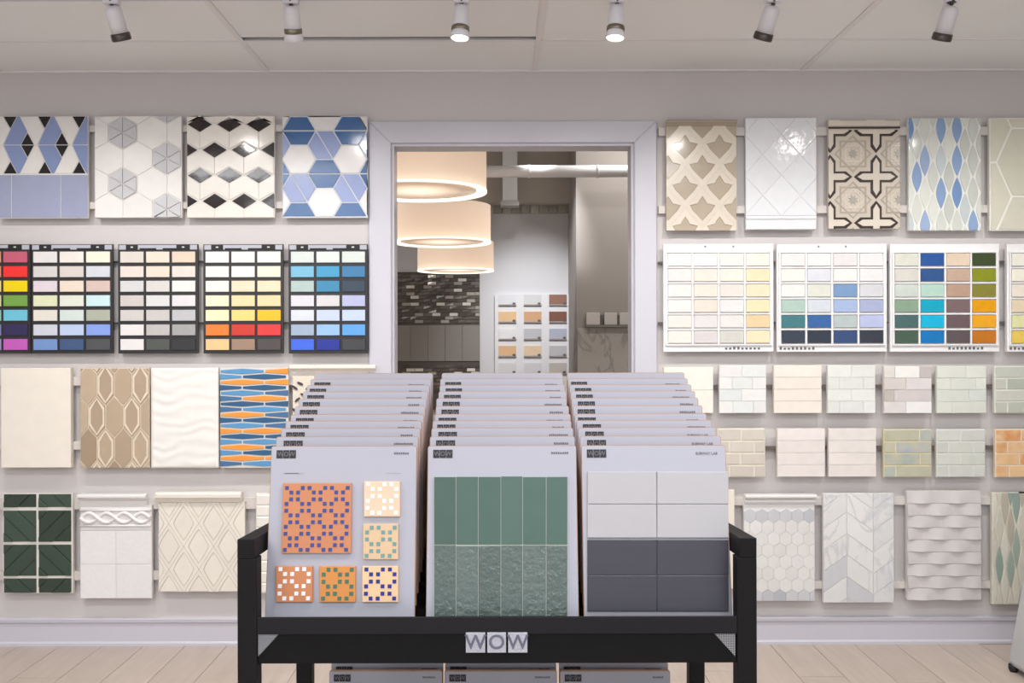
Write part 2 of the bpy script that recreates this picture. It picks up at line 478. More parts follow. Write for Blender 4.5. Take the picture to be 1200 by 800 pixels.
dark_board((-61, 286, 35, 414), sp('''e0c0c0 e0b080 c86078
f0e0d0 e0a070 f83030
f0f0c0 f8f0a0 ffd800
d0e0c0 e0e8b0 78a848
c8e0e0 a0d0c0 70c8e0
a0a8d0 8090c0 302858
d0c0d8 a0a0c8 c860c0'''), 'black colour board with red, yellow, green and violet tiles at the left edge')
dark_board((36, 286, 132, 414), sp('''e8e4e4 f4ece4 fff0dc
dcd8d8 dcd4d0 d4d8e0
e4d8e0 ecdccc d8c0b8
e4e8c4 e4e8dc d0ecf0
e8e4d8 d8e4e0 b0b4a4
d4d8e4 c0d0f0 88a4ec
7898d0 405880 505054'''), 'black colour board of pale tiles with a pastel green and periwinkle lower half')
dark_board((138, 286, 232, 414), sp('''e0d8d0 ecdccc e4d0bc
e8dcd4 e4d8c8 e4dcd4
d8d8d8 d8d4d0 ece8e4
d4ccc8 dcdcdc e0dce0
d0ccc8 ccc8c4 c0c0c4
e8e4e4 c0bcbc a8a8a8
ece8e8 505450 303030'''), 'black colour board of beige and grey neutral tiles')
dark_board((238, 286, 332, 414), sp('''f8f4f0 f4f0e8 f4f0e4
f0e8e4 f0ece4 ece4d4
f0ece4 ecdcc0 f0dcbc
f8e8cc f0d8a8 f0d8a8
fff0c0 ffd880 ffc020
f08030 d03828 e03838
f4c890 a08470 504848'''), 'black colour board running from cream to yellow, orange and red tiles')
dark_board((338, 286, 431, 414), sp('''d8e0dc d8e0dc d4dcd8
78b8d8 409cc8 3878a8
b0c4c0 3888b0 304050
d8d8e0 d4d0d4 b8bce0
d8dce4 c8d4ec c4d4f8
a0b0c8 98c0ec 60a4e8
4068e0 203098 404044'''), 'black colour board of blue tiles beside the doorway')

# ---- third row left
p = Panel('tile_board', 'plain cream stone tile panel at the left edge', (1, 431, 83, 548), back='e0d8ce', tile=.012)
p.rect('tile', 1, 431, 83, 548, M('f8eee2', rough=.45, var=.05, scale=18.), gap=.2, bevel=.002)
p = Panel('tile_board', 'taupe elongated hexagon tile panel with a cream trellis outline', (94, 431, 175, 548), back='e4d4c0')
for r in range(-1, 5):
    y = 450.6+37.5*r
    for k in range(-4, 5):
        x = 123.8+20.5*k + (-10.25 if r % 2 else 0)
        h = lambda w, ht: [(x, y-ht/2-6), (x+w/2, y-ht/2+6), (x+w/2, y+ht/2-6), (x, y+ht/2+6), (x-w/2, y+ht/2-6), (x-w/2, y-ht/2+6)]
        c = random.choice(['b8a18a', 'c0aa92', 'ad967e', 'c7b199'])
        p.piece('tile', h(20.5, 37.5), glaze(c, rough=.25), gap=.7)
        if k % 2 == 0:
            o = p.ring('trellis_ring', h(18, 32), h(14, 28), glaze('e9dac6'), t=.0048)
p = Panel('tile_board', 'white rippled wave textured tile panel', (177, 431, 256, 548), back='e6e2dc')
def wave_face(p, fn, mat, nx=40, nz=80, name='wave_tile', y0=None, y1=None, amp=.0035):
    y0 = p.y0 if y0 is None else y0; y1 = p.y1 if y1 is None else y1
    vs, fs = [], []
    for j in range(nz+1):
        for i in range(nx+1):
            u, v = i/nx, j/nz
            x, z = p.L(p.x0+(p.x1-p.x0)*u, y1+(y0-y1)*v)
            e = 0 if (0 < i < nx and 0 < j < nz) else 1
            vs.append((x*.995, -p.th-(.001 if e else .004+amp*fn(u, v)), z))
    for j in range(nz):
        for i in range(nx):
            a = j*(nx+1)+i; fs.append((a, a+1, a+nx+2, a+nx+1))
    return MB().add(vs, fs, True).build(name, mat, p.root)
from mathutils import noise
wave_face(p, lambda u, v: .5+.5*math.sin(55*v+4*noise.noise((u*3, v*5, 0))+1.5*math.sin(6*u)) * (.5+.5*noise.noise((u*2, v*6, 4))), glaze('f4f1ec', rough=.3, bump=0))
p = Panel('tile_board', 'orange and blue pencil lozenge mosaic panel', (258, 431, 338, 548), back='dedbd6')
OC = dict(o=glaze('ff9a38'), l=glaze('5c98c8'), d=glaze('2c5c84'), m=glaze('48709c'))
for i, s2 in enumerate('lo ld oo dd lm mo dd ml om dd lm oo dd ll od ld oo ml'.split()):
    y = 434.9+6.36*i
    j = 310 if i % 2 == 0 else 284
    for c, xc in ((s2[0], j-26), (s2[1], j+26)):
        w = 25.2
        p.piece('lozenge', [(xc-w, y-1.5), (xc, y-3.3), (xc+w, y-1.5), (xc+w, y+1.5), (xc, y+3.3), (xc-w, y+1.5)], OC[c], gap=.1, minarea=2, bevel=.0008)
    if i % 2 == 0: pass
p = Panel('tile_board', 'cream capped tile panel with dark floral motif half hidden behind the sample boards', (343, 438, 431, 548), back='e4dacc')
p.molding(427.5, 435, matte('f0e8de'), x0=341, x1=441)
p.rect('tile', 343, 441, 431, 548, glaze('e6dccc'), gap=.3)
for (x, y, a) in ((346, 454, .6), (352, 449, .4), (349, 468, -.7), (345, 480, .5), (356, 462, .2), (362, 454, -.5), (350, 492, .9)):
    q = [(x+4*math.cos(t)*math.cos(a)-1.5*math.sin(t)*math.sin(a), y+4*math.cos(t)*math.sin(a)+1.5*math.sin(t)*math.cos(a)) for t in [i*math.pi/4 for i in range(8)]]
    p.piece('petal', q, glaze('4a3c3a'), gap=0, t=.009, bevel=.0006)

# ---- bottom row left
p = Panel('tile_board', 'dark green square tile panel with diagonal ribs', (3, 578, 85, 695), back='e8e2da')
GT = [glaze(c, rough=.14) for c in ('3b4c42', '344339', '43554a')]
def green(x0, y0, x1, y1, up, fx=None):
    """one tile: diagonal strips at different heights"""
    bb = MB()
    n = 3; w, h = 38.5, 37.
    for i in range(-n, n+1):
        s0, s1 = i*1.12+.2, (i+1)*1.12+.2
        pts = []
        # strip between lines u+v = s0..s1 (u across, v up or down)
        pl = [(s0-3, 3), (s1-3, 3), (s1+3, -3), (s0+3, -3)]
        q = []
        for (u, v) in pl:
            q.append((fx[0]+u*w*.5+w*.5 - .25*w, (fx[1]+h*.5 - v*h*.5) if up else (fx[1]+h*.5+v*h*.5)))
        q = clip(q, x0, y0, x1, y1)
        if len(q) < 3 or abs(area2(q)) < 3: continue
        q = inset(ccw([p.L(*v) for v in q]), .0003)
        bb.prism(q, -p.th, -p.th-.004-.004*((i+n) % 2), .003)
    o = bb.build('tile', random.choice(GT), p.root)
for (x0, x1, ups) in ((4.5, 42.5, (0, 1, 0, 1)), (45.5, 83.5, (1, 0, 1, 0))):
    for (y0, y1, fy), up in zip(((578.8, 594, 557), (598, 634.5, 598), (638, 674.5, 638), (677.5, 694.3, 677.5)), ups):
        green(x0, y0, x1, y1, up, (x0, fy))
p = Panel('tile_board', 'white tile panel with a twisted rope border under a plain cap', (94, 592, 178, 701), back='e6e1de')
WM = glaze('f4f1f0', rough=.22)
p.molding(578.5, 585, WM, x0=93, x1=173)
MB().box(*[c for c in (p.L(94, 0)[0], p.L(172, 0)[0])], -p.th, 0, p.L(0, 592)[1], p.L(0, 578.5)[1]).build('upper_backing', matte('e6e1de'), p.root)
p.rect('border_tile', 94, 594, 178, 621.5, WM)
for y0, y1 in ((622, 661), (661, 701)):
    for x0, x1 in ((94, 136), (136, 178)): p.rect('tile', x0, y0, x1, y1, glaze('f0edec', rough=.25, bump=.2, scale=60), gap=.25)
for ph in (0, math.pi):
    pts = []
    for i in range(49):
        x = 95+82*i/48; a = 2*math.pi*(x-95)/41+ph
        lx, lz = p.L(x, 606+5.5*math.sin(a)); pts.append((lx, -p.th-.008-.003*math.cos(a), lz))
    MB().tube(pts, .0085, 8).build('rope_strand', WM, p.root)
for yy in (597.5, 615.5):
    a, c = p.L(94.5, yy), p.L(177.5, yy); MB().tube([(a[0], -p.th-.008, a[1]), (c[0], -p.th-.008, c[1])], .005, 8).build('bead', WM, p.root)
p = Panel('tile_board', 'cream ogee diamond relief tile panel with a moulded cap', (186, 588, 287, 693), back='e0d8cc')
CG = glaze('efe8dd', rough=.25)
p.molding(576, 588, CG, x0=184, x1=284); 
MB().box(p.L(186, 0)[0], p.L(284, 0)[0], -p.th, 0, p.L(0, 588)[1], p.L(0, 576)[1]).build('upper_backing', matte('e0d8cc'), p.root)
def ogee(cx, cy, w, h, p_=1.15):
    r = []
    for i in range(16):
        a = 2*math.pi*i/16; ca, sa = math.cos(a), math.sin(a)
        d = 1/(abs(ca)**p_+abs(sa)**p_)**(1/p_)
        r.append((cx+w/2*ca*d, cy+h/2*sa*d))
    return r
for r in range(-1, 5):
    for k in range(-1, 5):
        cx, cy = 215.5+35*k+(17.5 if r % 2 else 0), 613+27*r
        if not (170 < cx < 303): continue
        p.ring('tile', ogee(cx, cy, 34.6, 53.4, 1.), ogee(cx, cy, 25, 41, 1.1), CG, t=.0045)
        p.piece('tile_center', ogee(cx, cy, 23.5, 39, 1.1), CG, gap=0, t=.003, bevel=.002)
p = Panel('tile_board', 'white ribbed relief tile panel mostly hidden behind the left rack post', (300, 578, 385, 695), back='efe9e2')
for i in range(9): p.rect('tile', 300, 579+13*i, 385, 592+13*i, glaze('f1ebe3', rough=.25), gap=.4, bevel=.004)

# ---- top right row
p = Panel('tile_board', 'tan tile panel under a cream arabesque lattice', (781, 141, 863, 270), back='b9a995', rough=.2, group=G1R)
LT = glaze('e3d8c8', rough=.2)
p.molding(141, 147.5, glaze('b0a291'))
inner = [(0, 14.5), (3.5, 9.5), (5.6, 5.6), (9, 5), (15, 3.4), (11, -3), (0, -14.5), (-11, -3), (-15, 3.4), (-9, 5), (-5.6, 5.6), (-3.5, 9.5)]
outer = [(0, 24), (5, 18), (8.5, 13.8), (12, 9.6), (20.1, 0), (12.8, -8.7), (0, -24), (-12.8, -8.7), (-20.1, 0), (-12, 9.6), (-8.5, 13.8), (-5, 18)]
for r in range(-1, 6):
    for k in range(-1, 4):
        cx, cy = 803+40.3*k+(20.15 if r % 2 else 0), 172+24*r
        p.ring('lattice_tile', [(cx+a, cy-b_) for a, b_ in outer], [(cx+a, cy-b_) for a, b_ in inner], LT, t=.0045)
        o = p.piece('lattice_inset', [(cx+a*.97, cy-b_*.97) for a, b_ in inner], glaze('bcae9b', rough=.12), gap=0, t=.0015)
p = Panel('tile_board', 'glossy white quilted diamond tile panel', (874, 138, 957, 269), back='e4e4e8', group=G1R)
QW = glaze('eff0f4', rough=.08, bump=.6, scale=22)
for r in range(-1, 6):
    for k in range(-2, 4):
        cx, cy = 894+44*k+(22 if r % 2 else 0), 157+24*r
        p.piece('tile', [(cx-22, cy), (cx, cy-24), (cx+22, cy), (cx, cy+24)], QW, gap=.1, bevel=.002, cl=(874, 138, 957, 252.5))
p.rect('pencil_liner', 874, 253, 957, 257, QW, t=.006, bevel=.003, gap=.2); p.rect('tile', 874, 257.5, 957, 269, QW)
p = Panel('tile_board', 'cream tile panel with dark outlined pointed crosses and lacework', (971, 140, 1055, 268), back='d5cabb', rough=.3, group=G1R)
DKL, CRL = glaze('3b2e29', rough=.3), glaze('e2d8ca')
p.rect('top_tile', 971, 140, 1055, 148, CRL); p.rect('dark_liner', 971, 148.5, 1055, 150.5, DKL, gap=0, t=.005)
C2 = (971, 152, 1055, 268)
for xx in (-40.5, 13.5):
    for yy in range(-1, 3):
        cx, cy = 1013.5+xx, 207+54*yy-(54 if 0 else 0)
        def cross(a, wd): 
            q = [(a, 0), (a*.72, wd), (wd, wd), (wd, a*.72), (0, a), (-wd, a*.72), (-wd, wd), (-a*.72, wd), (-a, 0), (-a*.72, -wd), (-wd, -wd), (-wd, -a*.72), (0, -a), (wd, -a*.72), (wd, -wd), (a*.72, -wd)]
            return [(cx+u, cy+v) for u, v in q]
        p.piece('cross_outline', cross(26, 6.4), DKL, gap=0, cl=C2, t=.0035)
        p.piece('cross', cross(22.1, 3.8), CRL, gap=0, cl=C2, t=.0055)
for xx in (0, 1):
    for yy in range(-1, 3):
        cx, cy = 1000+54*xx, 180+54*yy
        for ph in (0, math.pi/4):
            def sq(r): return [(cx+r*math.cos(ph+i*math.pi/2), cy+r*math.sin(ph+i*math.pi/2)) for i in range(4)]
            for r0 in (22, 14):
                p.ring('lace_ring', sq(r0), sq(r0-2.4), glaze('bfb5a8') if r0 == 22 else CRL, t=.003+.0006*(ph > 0))
        p.piece('lace_flower', [(cx+(6 if i % 2 else 3)*math.cos(i*math.pi/8), cy+(6 if i % 2 else 3)*math.sin(i*math.pi/8)) for i in range(16)], glaze('b9b3aa'), gap=0, cl=C2)
for yy in (207, 153, 261):
    for xx in (971.5, 1026.5): pass
p = Panel('tile_board', 'glass mosaic panel of pale and blue vertical leaf shapes', (1065, 138, 1150, 270), back='eeeee8', group=G1R)
blue = [(1084, 190), (1103, 153), (1121, 188), (1104, 228), (1123, 230), (1075, 208), (1142, 260), (1084, 260), (1123, 147), (1066, 152)]
pale = ['dfe2da', 'd2d6cf', 'e6e8e0', 'd9ddd6', 'cdd6da']
for c in range(-1, 11):
    x = 1065.5+9.4*c
    for r in range(-1, 5):
        y = 150+38*r+(19 if c % 2 else 0)
        isb = any(abs(x-a) < 5 and abs(y-b_) < 10.5 for a, b_ in blue)
        col = random.choice(['93add4', '7f9fce', 'a5b8dc']) if isb else random.choice(pale)
        p.piece('leaf_tile', lens(x, y, 12, 38, 8, 1.7), glaze(col, rough=.08), gap=.2, bevel=.0016)
p = Panel('tile_board', 'cream long hexagon tile panel with white joints at the right edge', (1160, 138, 1245, 270), back='f4f2ea', group=G1R)
for c in range(-1, 3):
    for r in range(-1, 3):
        cx, cy = 1150+54*c, 150+80*r+(40 if c % 2 else 0)
        p.piece('tile', [(cx-27-9, cy), (cx-18, cy-40), (cx+18, cy-40), (cx+36, cy), (cx+18, cy+40), (cx-18, cy+40)], glaze('dedbca', rough=.08), gap=1.3, bevel=.002)

# ---- white boards right
GLY = matte('6c6a6c')
def glyphs(p, x0, x1, y0, y1, n, mat=GLY, base=None):
    bb = MB(); w = (x1-x0)/n
    for i in range(n):
        a, c = p.L(x0+w*i, y1), p.L(x0+w*(i+.55), y0)
        bb.box(a[0], c[0], -p.th-.0012, -p.th, a[1], c[1] - random.choice((0, .3))*(c[1]-a[1]))
    o = bb.build('printed_name', mat, p.root); o['kind'] = 'stuff'
def white_board(rect, cols, label, gx, hooks=()):
    p = Panel('color_board', label, rect, thick=.02, back='f6f5f6', cat='color board', group='white colour boards', tile=.006, rough=.35)
    n = len(cols[0]); x0, x1 = p.x0+4.2, p.x1-2.5; w = (x1-x0)/n; h = 18.1; yt = 296.5
    bb = MB()
    for r, row in enumerate(cols):
        for c, col in enumerate(row):
            xa, ya = x0+c*w+.8, yt+r*h
            p.rect('tile', xa, ya, xa+w-3., ya+h-3.2, glaze(col, rough=.15, bump=.05, var=.10, scale=35), gap=.25)
            p.rect('tile_ledge', xa, ya+h-3.2, xa+w-3., ya+h-1.9, matte('b9b1b0'), t=.002, gap=0, minarea=1)  # grey of the ledge paints the shadow at each cell's bottom
    for c in range(n+1):
        xx = x0+c*w-1.3
        p.rect('frame_bar', xx-.9, yt-1.5, xx+1., yt+6*h-.5, matte('f8f7f8'), t=.010, gap=0, bevel=.0006)
    for r in range(7):
        p.rect('frame_bar', p.x0+2, yt+r*h-1.9, p.x1-2, yt+r*h-.4, matte('f8f7f8'), t=.0095, gap=0, minarea=1, bevel=.0006)
    glyphs(p, gx[0], gx[1], 406.3, 409.5, 9)
    for hx in hooks: p.rect('screw', hx-1, 287.5, hx+1, 289.8, matte('8a8486'), t=.002, gap=0, minarea=1)
white_board((778, 285.5, 907, 412), sp('''f4ece6 f6eee8 f6eee6 f0e8dc
ece4e0 f0e4d8 f0e8dc f0dcb8
ece4e0 ecdcd0 e8e0d8 f4e0c0
ece4e0 ecd8cc e8e4e4 f0dcb4
ece4dc e4e0e0 e8e4e0 ecd0a4
ece4dc dcd4d4 d8d4cc f8dcb8'''), 'white colour board of cream and beige tiles beside the doorway', (850, 893), (827, 860))
white_board((911, 285.5, 1040, 412), sp('''f0ecea ece9e9 ece8e8 e9e7e8
ece8e0 dcdce4 ece8e4 e8e6e6
e4e4e0 dcdcd0 7898c0 dcdce0
b0c8bc d0d4dc a8bce0 a8b0d0
407880 3060a0 b8c4c4 b8c0e4
303848 283040 304878 303440'''), 'white colour board of white tiles above pale blue, navy and dark teal tiles', (914, 957), (960, 992))
white_board((1044, 285.5, 1172, 412), sp('''dcdcd0 2858a0 e8d4bc 40502c
dcd8d0 305890 ccb09c 909820
d4dcd4 b8d8cc c0a08c 8c8838
8ca890 00a8c8 806c6c f0a800
486868 00b8e0 705c60 ffb020
486050 0078c0 605458 c87818'''), 'white colour board with bright turquoise, blue, brown and amber tiles', (1112, 1155))
white_board((1181, 285.5, 1310, 412), sp('''f2eee2 f0ece0 e8e4d8 e0dcd0
f4f0e0 f0ece0 e8e4d8 e0dcd0
f2e8d8 f0e0c0 e8e4d8 e0dcd0
f0e0c0 f0e0a0 e8e4d8 e0dcd0
e8e8b0 f0e080 e8e4d8 e0dcd0
f0d060 f0c040 e8e4d8 e0dcd0'''), 'white colour board with pale yellow tiles cut by the right edge', (1184, 1227))

# ---- small brick samples
def bricks(rect, label, rows, grout, joint=.7, rough=.2, var=.08, tile=.0032, mix=None):
    """rows: list of (list of joint positions in px from the left, list of colours)"""
    p = Panel('tile_sample', label, rect, back=grout, cat='tile sample', group='small square tile samples', tile=tile)
    n = len(rows); h = (p.y1-p.y0)/n
    for i, (js, cs) in enumerate(rows):
        e = [0]+list(js)+[p.x1-p.x0]
        for a in range(len(e)-1):
            c = cs[a % len(cs)]
            m = M(c, rough=rough, var=var, bump=.1, scale=30., kind='glaze2', h2=mix) if mix else glaze(c, rough=rough, var=var)
            p.rect('brick', p.x0+e[a], p.y0+i*h, p.x0+e[a+1], p.y0+(i+1)*h, m, gap=joint)
    return p
bricks((778, 430, 836, 484), 'plain cream tile sample peeking out behind the rear sample boards', [((), ('f3ede2',))]*2, 'ece4da', .2)
bricks((843, 428, 898, 484), 'white and pale grey marble brick tile sample right of the sample boards',
       [((27,), ('eeecea', 'eaecea')), ((15, 39), ('f0eeec', 'e8eae8', 'f2f0ee')), ((26,), ('e5e9e8', 'f1efed')), ((16, 40), ('f0eeec', 'e6e9e8', 'efedeb'))], 'f0eeec', .25)
bricks((907, 428, 963, 484), 'cream tile sample with faint horizontal joints in the upper small row', [((), ('f3eadf',))]*4, 'efe6da', .2)
bricks((970, 428, 1026, 484), 'pale grey green tile sample with faint horizontal joints', [((28,), ('eaebe6', 'ecede8')), ((14, 42), ('e8eae5',)), ((28,), ('ebece7',)), ((14, 42), ('e8e9e5',))], 'edeeea', .15)
bricks((1036, 429, 1092, 484), 'mosaic brick sample mixing white, blush and warm grey pieces',
       [((13, 42), ('e6e0da', 'f4f2ee', 'c9c1be')), ((26,), ('dcd5d0', 'e3dcdb')), ((12,), ('cac1bb', 'd8d0ce')), ((26,), ('e6e0de', 'f5f3f3'))], 'e8e2de', .2)
bricks((1098, 429, 1156, 484), 'pale sage green brick tile sample in the upper small row', [((34,), ('e6e8de',)), ((16, 46), ('e7eae0', 'e4e7dd')), ((38,), ('e6e9e0', 'e2e8e1')), ((18,), ('e7e9df',))], 'eceee5', .25)
bricks((1166, 429, 1222, 484), 'grey green glass brick sample with white joints at the right edge', [((40,), ('cfd3c7', 'c2c8ba')), ((14,), ('d0d1c4', 'c0c6b8')), ((48,), ('d4d5ca',)), ((15,), ('cbcdc0', 'c6cabc'))], 'f2f0e6', .9, .1)
bricks((841, 502, 897, 559), 'beige brick tile sample with cream joints beside the rack', [((28,), ('dbd3c8',)), ((14, 43), ('d6cdc1', 'dad2c7')), ((27,), ('dad1c6',)), ((14, 43), ('d5ccc0',))], 'efe8da', 1.)
bricks((911, 502, 967, 558.5), 'off-white blush tile sample in the lower small row next to the beige bricks', [((), ('efe6e2',))]*4, 'e9e0db', .15)
bricks((971, 502, 1027, 558.5), 'off-white blush tile sample in the lower small row next to the iridescent bricks', [((), ('f0e8e3',))]*4, 'e8dfda', .2)
bricks((1036, 503, 1092, 559), 'iridescent blue and gold glass brick sample', [((42,), ('b9b79c', 'a7b8c6')), ((14,), ('c5c0a4', 'a9b3c6')), ((43,), ('a9b6b2', 'b5b9b0')), ((14,), ('a9c0c4', 'c0c0a8'))], 'e8dcb8', .9, .1, .08, .0032, 'c9c6b0')
bricks((1098, 503, 1155, 559), 'pale grey green brick tile sample in the lower small row', [((28,), ('dbdcd4',)), ((14, 43), ('d8dad1', 'dbdcd3')), ((28,), ('dbddd4', 'd5d8ce')), ((14, 43), ('d9dbd3',))], 'e9eae4', .8)
bricks((1167, 503, 1223, 559), 'orange and amber glass brick sample at the right edge', [((30,), ('e39a5c', 'eab27c')), ((14, 42), ('e2a870', 'e9bc8c')), ((28,), ('ecc08c', 'e6a468')), ((16, 44), ('eab888', 'efc490'))], 'f6e6d0', .8, .1, .08, .0032, 'f0cba0')

# ---- bottom row right
p = Panel('tile_board', 'plain cream tile panel just behind the right rack post', (790, 574, 861, 690), back='efe6d8')
p.rect('tile', 790, 574, 861, 690, glaze('f2eadc'), gap=.2)
p = Panel('tile_board', 'white capped tile panel with two grey hexagon mosaic bands', (872, 589, 955, 704), back='eceaea')
p.molding(579, 584.5, WM, x0=873, x1=956); p.molding(584.5, 589.5, WM, x0=872.5, x1=955, prof=[(0, 0), (.008, 0), (.014, .4), (.014, .8), (0, 1)])
MB().box(p.L(873, 0)[0], p.L(955, 0)[0], -p.th, 0, p.L(0, 589)[1], p.L(0, 579)[1]).build('upper_backing', matte('eceaea'), p.root)
for r in range(8):
    y = 604+13.6*r
    for k in range(-1, 8):
        x = 879+14*k+(7 if r % 2 else 0)
        q = [(x, y-9), (x+7, y-4.6), (x+7, y+4.6), (x, y+9), (x-7, y+4.6), (x-7, y-4.6)]
        col = random.choice(['c8c9cf', 'd2d2d7', 'bfc2ca']) if r in (0, 7) else random.choice(['e8e6e4', 'ecebe9'])
        p.piece('mosaic_hexagon', q, glaze(col, rough=.3), gap=.15, cl=(872, 594, 955, 704))
p = Panel('tile_board', 'white and grey marble chevron tile panel', (965, 578, 1048, 706), back='e0dfdf')
MAR = [M(c, rough=.25, var=.04, kind='marble', h2='d5d6da', scale=18.) for c in ('eeedec', 'e9e8e7', 'e3e3e4', 'd3d4d9')]
for ci, (xa, xb, sl) in enumerate(((961.5, 992.5, -1), (992.5, 1023.5, 1), (1023.5, 1054.5, -1))):
    for r in range(-2, 7):
        ya = 575+25*r + (22 if sl < 0 else 0); dy = 22*sl
        p.piece('chevron_tile', [(xa, ya), (xb, ya+dy), (xb, ya+dy+25), (xa, ya+25)], random.choice(MAR), gap=.35)
p = Panel('tile_board', 'off-white woven basketweave relief tile panel', (1063, 575, 1150, 703), back='d9d3d0')
BW = glaze('dbd5d3', rough=.3)
def weave_mesh(w, h, u0, u1):
    bb = MB(); n = 10; m = 3; vs = []; fs = []
    for j in range(m+1):
        for i in range(n+1):
            u = u0+(u1-u0)*i/n; v = j/m
            d = .003+.012*(.5-.5*math.cos(2*math.pi*u))**1.6*(1-.8*v)
            vs.append((((u-.5)*w), -d, (v-.5)*h))
    base = len(vs)
    for j in range(m):
        for i in range(n): a = j*(n+1)+i; fs.append((a, a+1, a+n+2, a+n+1))
    bb.add(vs, fs, True)
    # closed lower and upper lips
    lo = [vs[i] for i in range(n+1)]; hi = [vs[m*(n+1)+i] for i in range(n+1)]
    bb.add(lo+[(x, 0, z) for x, y, z in lo], [(i+n+1, i+n+2, i+1, i) for i in range(n)])
    bb.add(hi+[(x, 0, z) for x, y, z in hi], [(i, i+1, i+n+2, i+n+1) for i in range(n)])
    return bb
wc = {}
for r in range(9):
    y0 = 575.5+14.15*r
    for k in range(-1, 4):
        xc = 1081+41*k+(20.5 if r % 2 else 0)
        a, c = max(1063.5, xc-20.5), min(1149.5, xc+20.5)
        if c-a < 4: continue
        u0, u1 = (a-xc)/41+.5, (c-xc)/41+.5
        key = (round(u0, 2), round(u1, 2))
        if key not in wc: wc[key] = weave_mesh(41*p.k, 13.6*p.k, u0, u1).mesh('weave_tile', BW)
        lx, lz = p.L(xc, y0+7.)
        link(bpy.data.objects.new('weave_tile', wc[key]), p.root, (lx, -p.th, lz))
p = Panel('tile_board', 'glass mosaic panel of green and taupe wavy leaf shapes at the right edge', (1163, 577, 1246, 708), back='ddd8ca')
for c in range(-1, 14):
    x = 1165+6.6*c
    for r in range(-1, 4):
        y = 592+48*r+(24 if c % 2 else 0)+random.uniform(-3, 3)
        col = random.choice(['d6d1c4', 'd8d3c5', 'a9b7ac', 'bfb6a6', '98aaa1', 'e0dccf', 'dcd6c8', 'e2ded2'])
        p.piece('leaf_tile', lens(x, y, 9.4, 50, 8, 1.5), glaze(col, rough=.1), gap=.3, bevel=.002)

# ================================================================ track lights
TY = -1.0
tr = MB().box(-2.6, 2.6, TY-.018, TY+.018, CEIL-.014, CEIL-.001).build('light_track', TRIM)
tag(tr, 'long white ceiling track carrying the spotlights', 'light track')
LW = matte('eceaf0', rough=.3); LR = M('8f8676', rough=.3, metal=.9, var=.02); LD = M('5b5552', rough=.35, metal=.8, var=.02)
lights = [(-75, -6, 'added white track spotlight beyond the left edge of the picture', LD), (1318, 6, 'added white track spotlight beyond the right edge of the picture', LD), (131, -9, 'leftmost white track spotlight on the ceiling', LD), (341, 0, 'second white track spotlight from the left with a brass collar', LR),  # outer two are added, unseen spots that lift the wall's dim ends
          (541, 3, 'white track spotlight with a glowing yellow lens and brass collar', LR), (723, 4, 'white track spotlight with glowing lens right of the middle ceiling bar', LR),
          (906, 14, 'second white track spotlight from the right', LD), (1115, 8, 'rightmost white track spotlight on the ceiling', LD)]
for i, (px, tilt, lab, rm) in enumerate(lights):
    top = P(px, 2, TY)
    t = empty('track_light', (top.x, TY, CEIL-.014)); tag(t, lab, 'spotlight', 'white track spotlights')
    drop = CEIL-.014-top.z
    MB().box(-.028, .028, -.016, .016, -.018, 0).build('adapter', LW, t, bevel=.003)
    MB().tube([(0, 0, -.01), (0, 0, -drop-.012)], .007, 10).build('stem', LD, t)
    MB().lathe([(.016, -drop-.004), (.018, -drop+.006), (.012, -drop+.012)], n=16).build('swivel', LD, t)
    ax = Matrix.Rotation(math.radians(tilt), 3, 'Y') @ Matrix.Rotation(math.radians(-6 if i in (4, 5) else 24), 3, 'X')
    head = empty('head', (0, 0, -drop-.014)) if False else None
    c = (0, 0, -drop-.014)
    hd = MB().lathe([(.012, 0), (.026, -.006), (.029, -.02), (.0295, -.098)], c, 24, m=ax, cap=True)
    h = hd.build('head', LW, t)
    if rm is LR:
        MB().lathe([(.0302, -.078), (.032, -.08), (.032, -.094), (.0302, -.096)], c, 24, m=ax, cap=False).build('collar', rm, t)
        MB().lathe([(.0296, -.096), (.034, -.108), (.035, -.121), (.031, -.121), (.028, -.104)], c, 24, m=ax, cap=False).build('bell', LW, t)
    else: MB().lathe([(.0305, -.094), (.034, -.097), (.035, -.115), (.033, -.121), (.027, -.121), (.027, -.100)], c, 24, m=ax, cap=False).build('collar', rm, t)
    MB().lathe([(.030, -.119), (.026, -.1205), (.0001, -.1205)], c, 24, m=ax, cap=False).build('lens', M('fff0c8', emit=6., var=0), t)
    l = bpy.data.lights.new('spot', 'SPOT'); l.energy = SPOT_W; l.color = (1, .975, .945); l.spot_size = math.radians(124); l.spot_blend = .9; l.shadow_soft_size = .03
    lo = bpy.data.objects.new('spot', l); COL.objects.link(lo)
    pos = Vector((top.x, TY, CEIL-.014)) + Vector(c) + ax @ Vector((0, 0, -.125))
    lo.location = pos
    d = Vector((pos.x*1.03, .05, .42)) - pos
    lo.rotation_euler = d.to_track_quat('-Z', 'Y').to_euler()

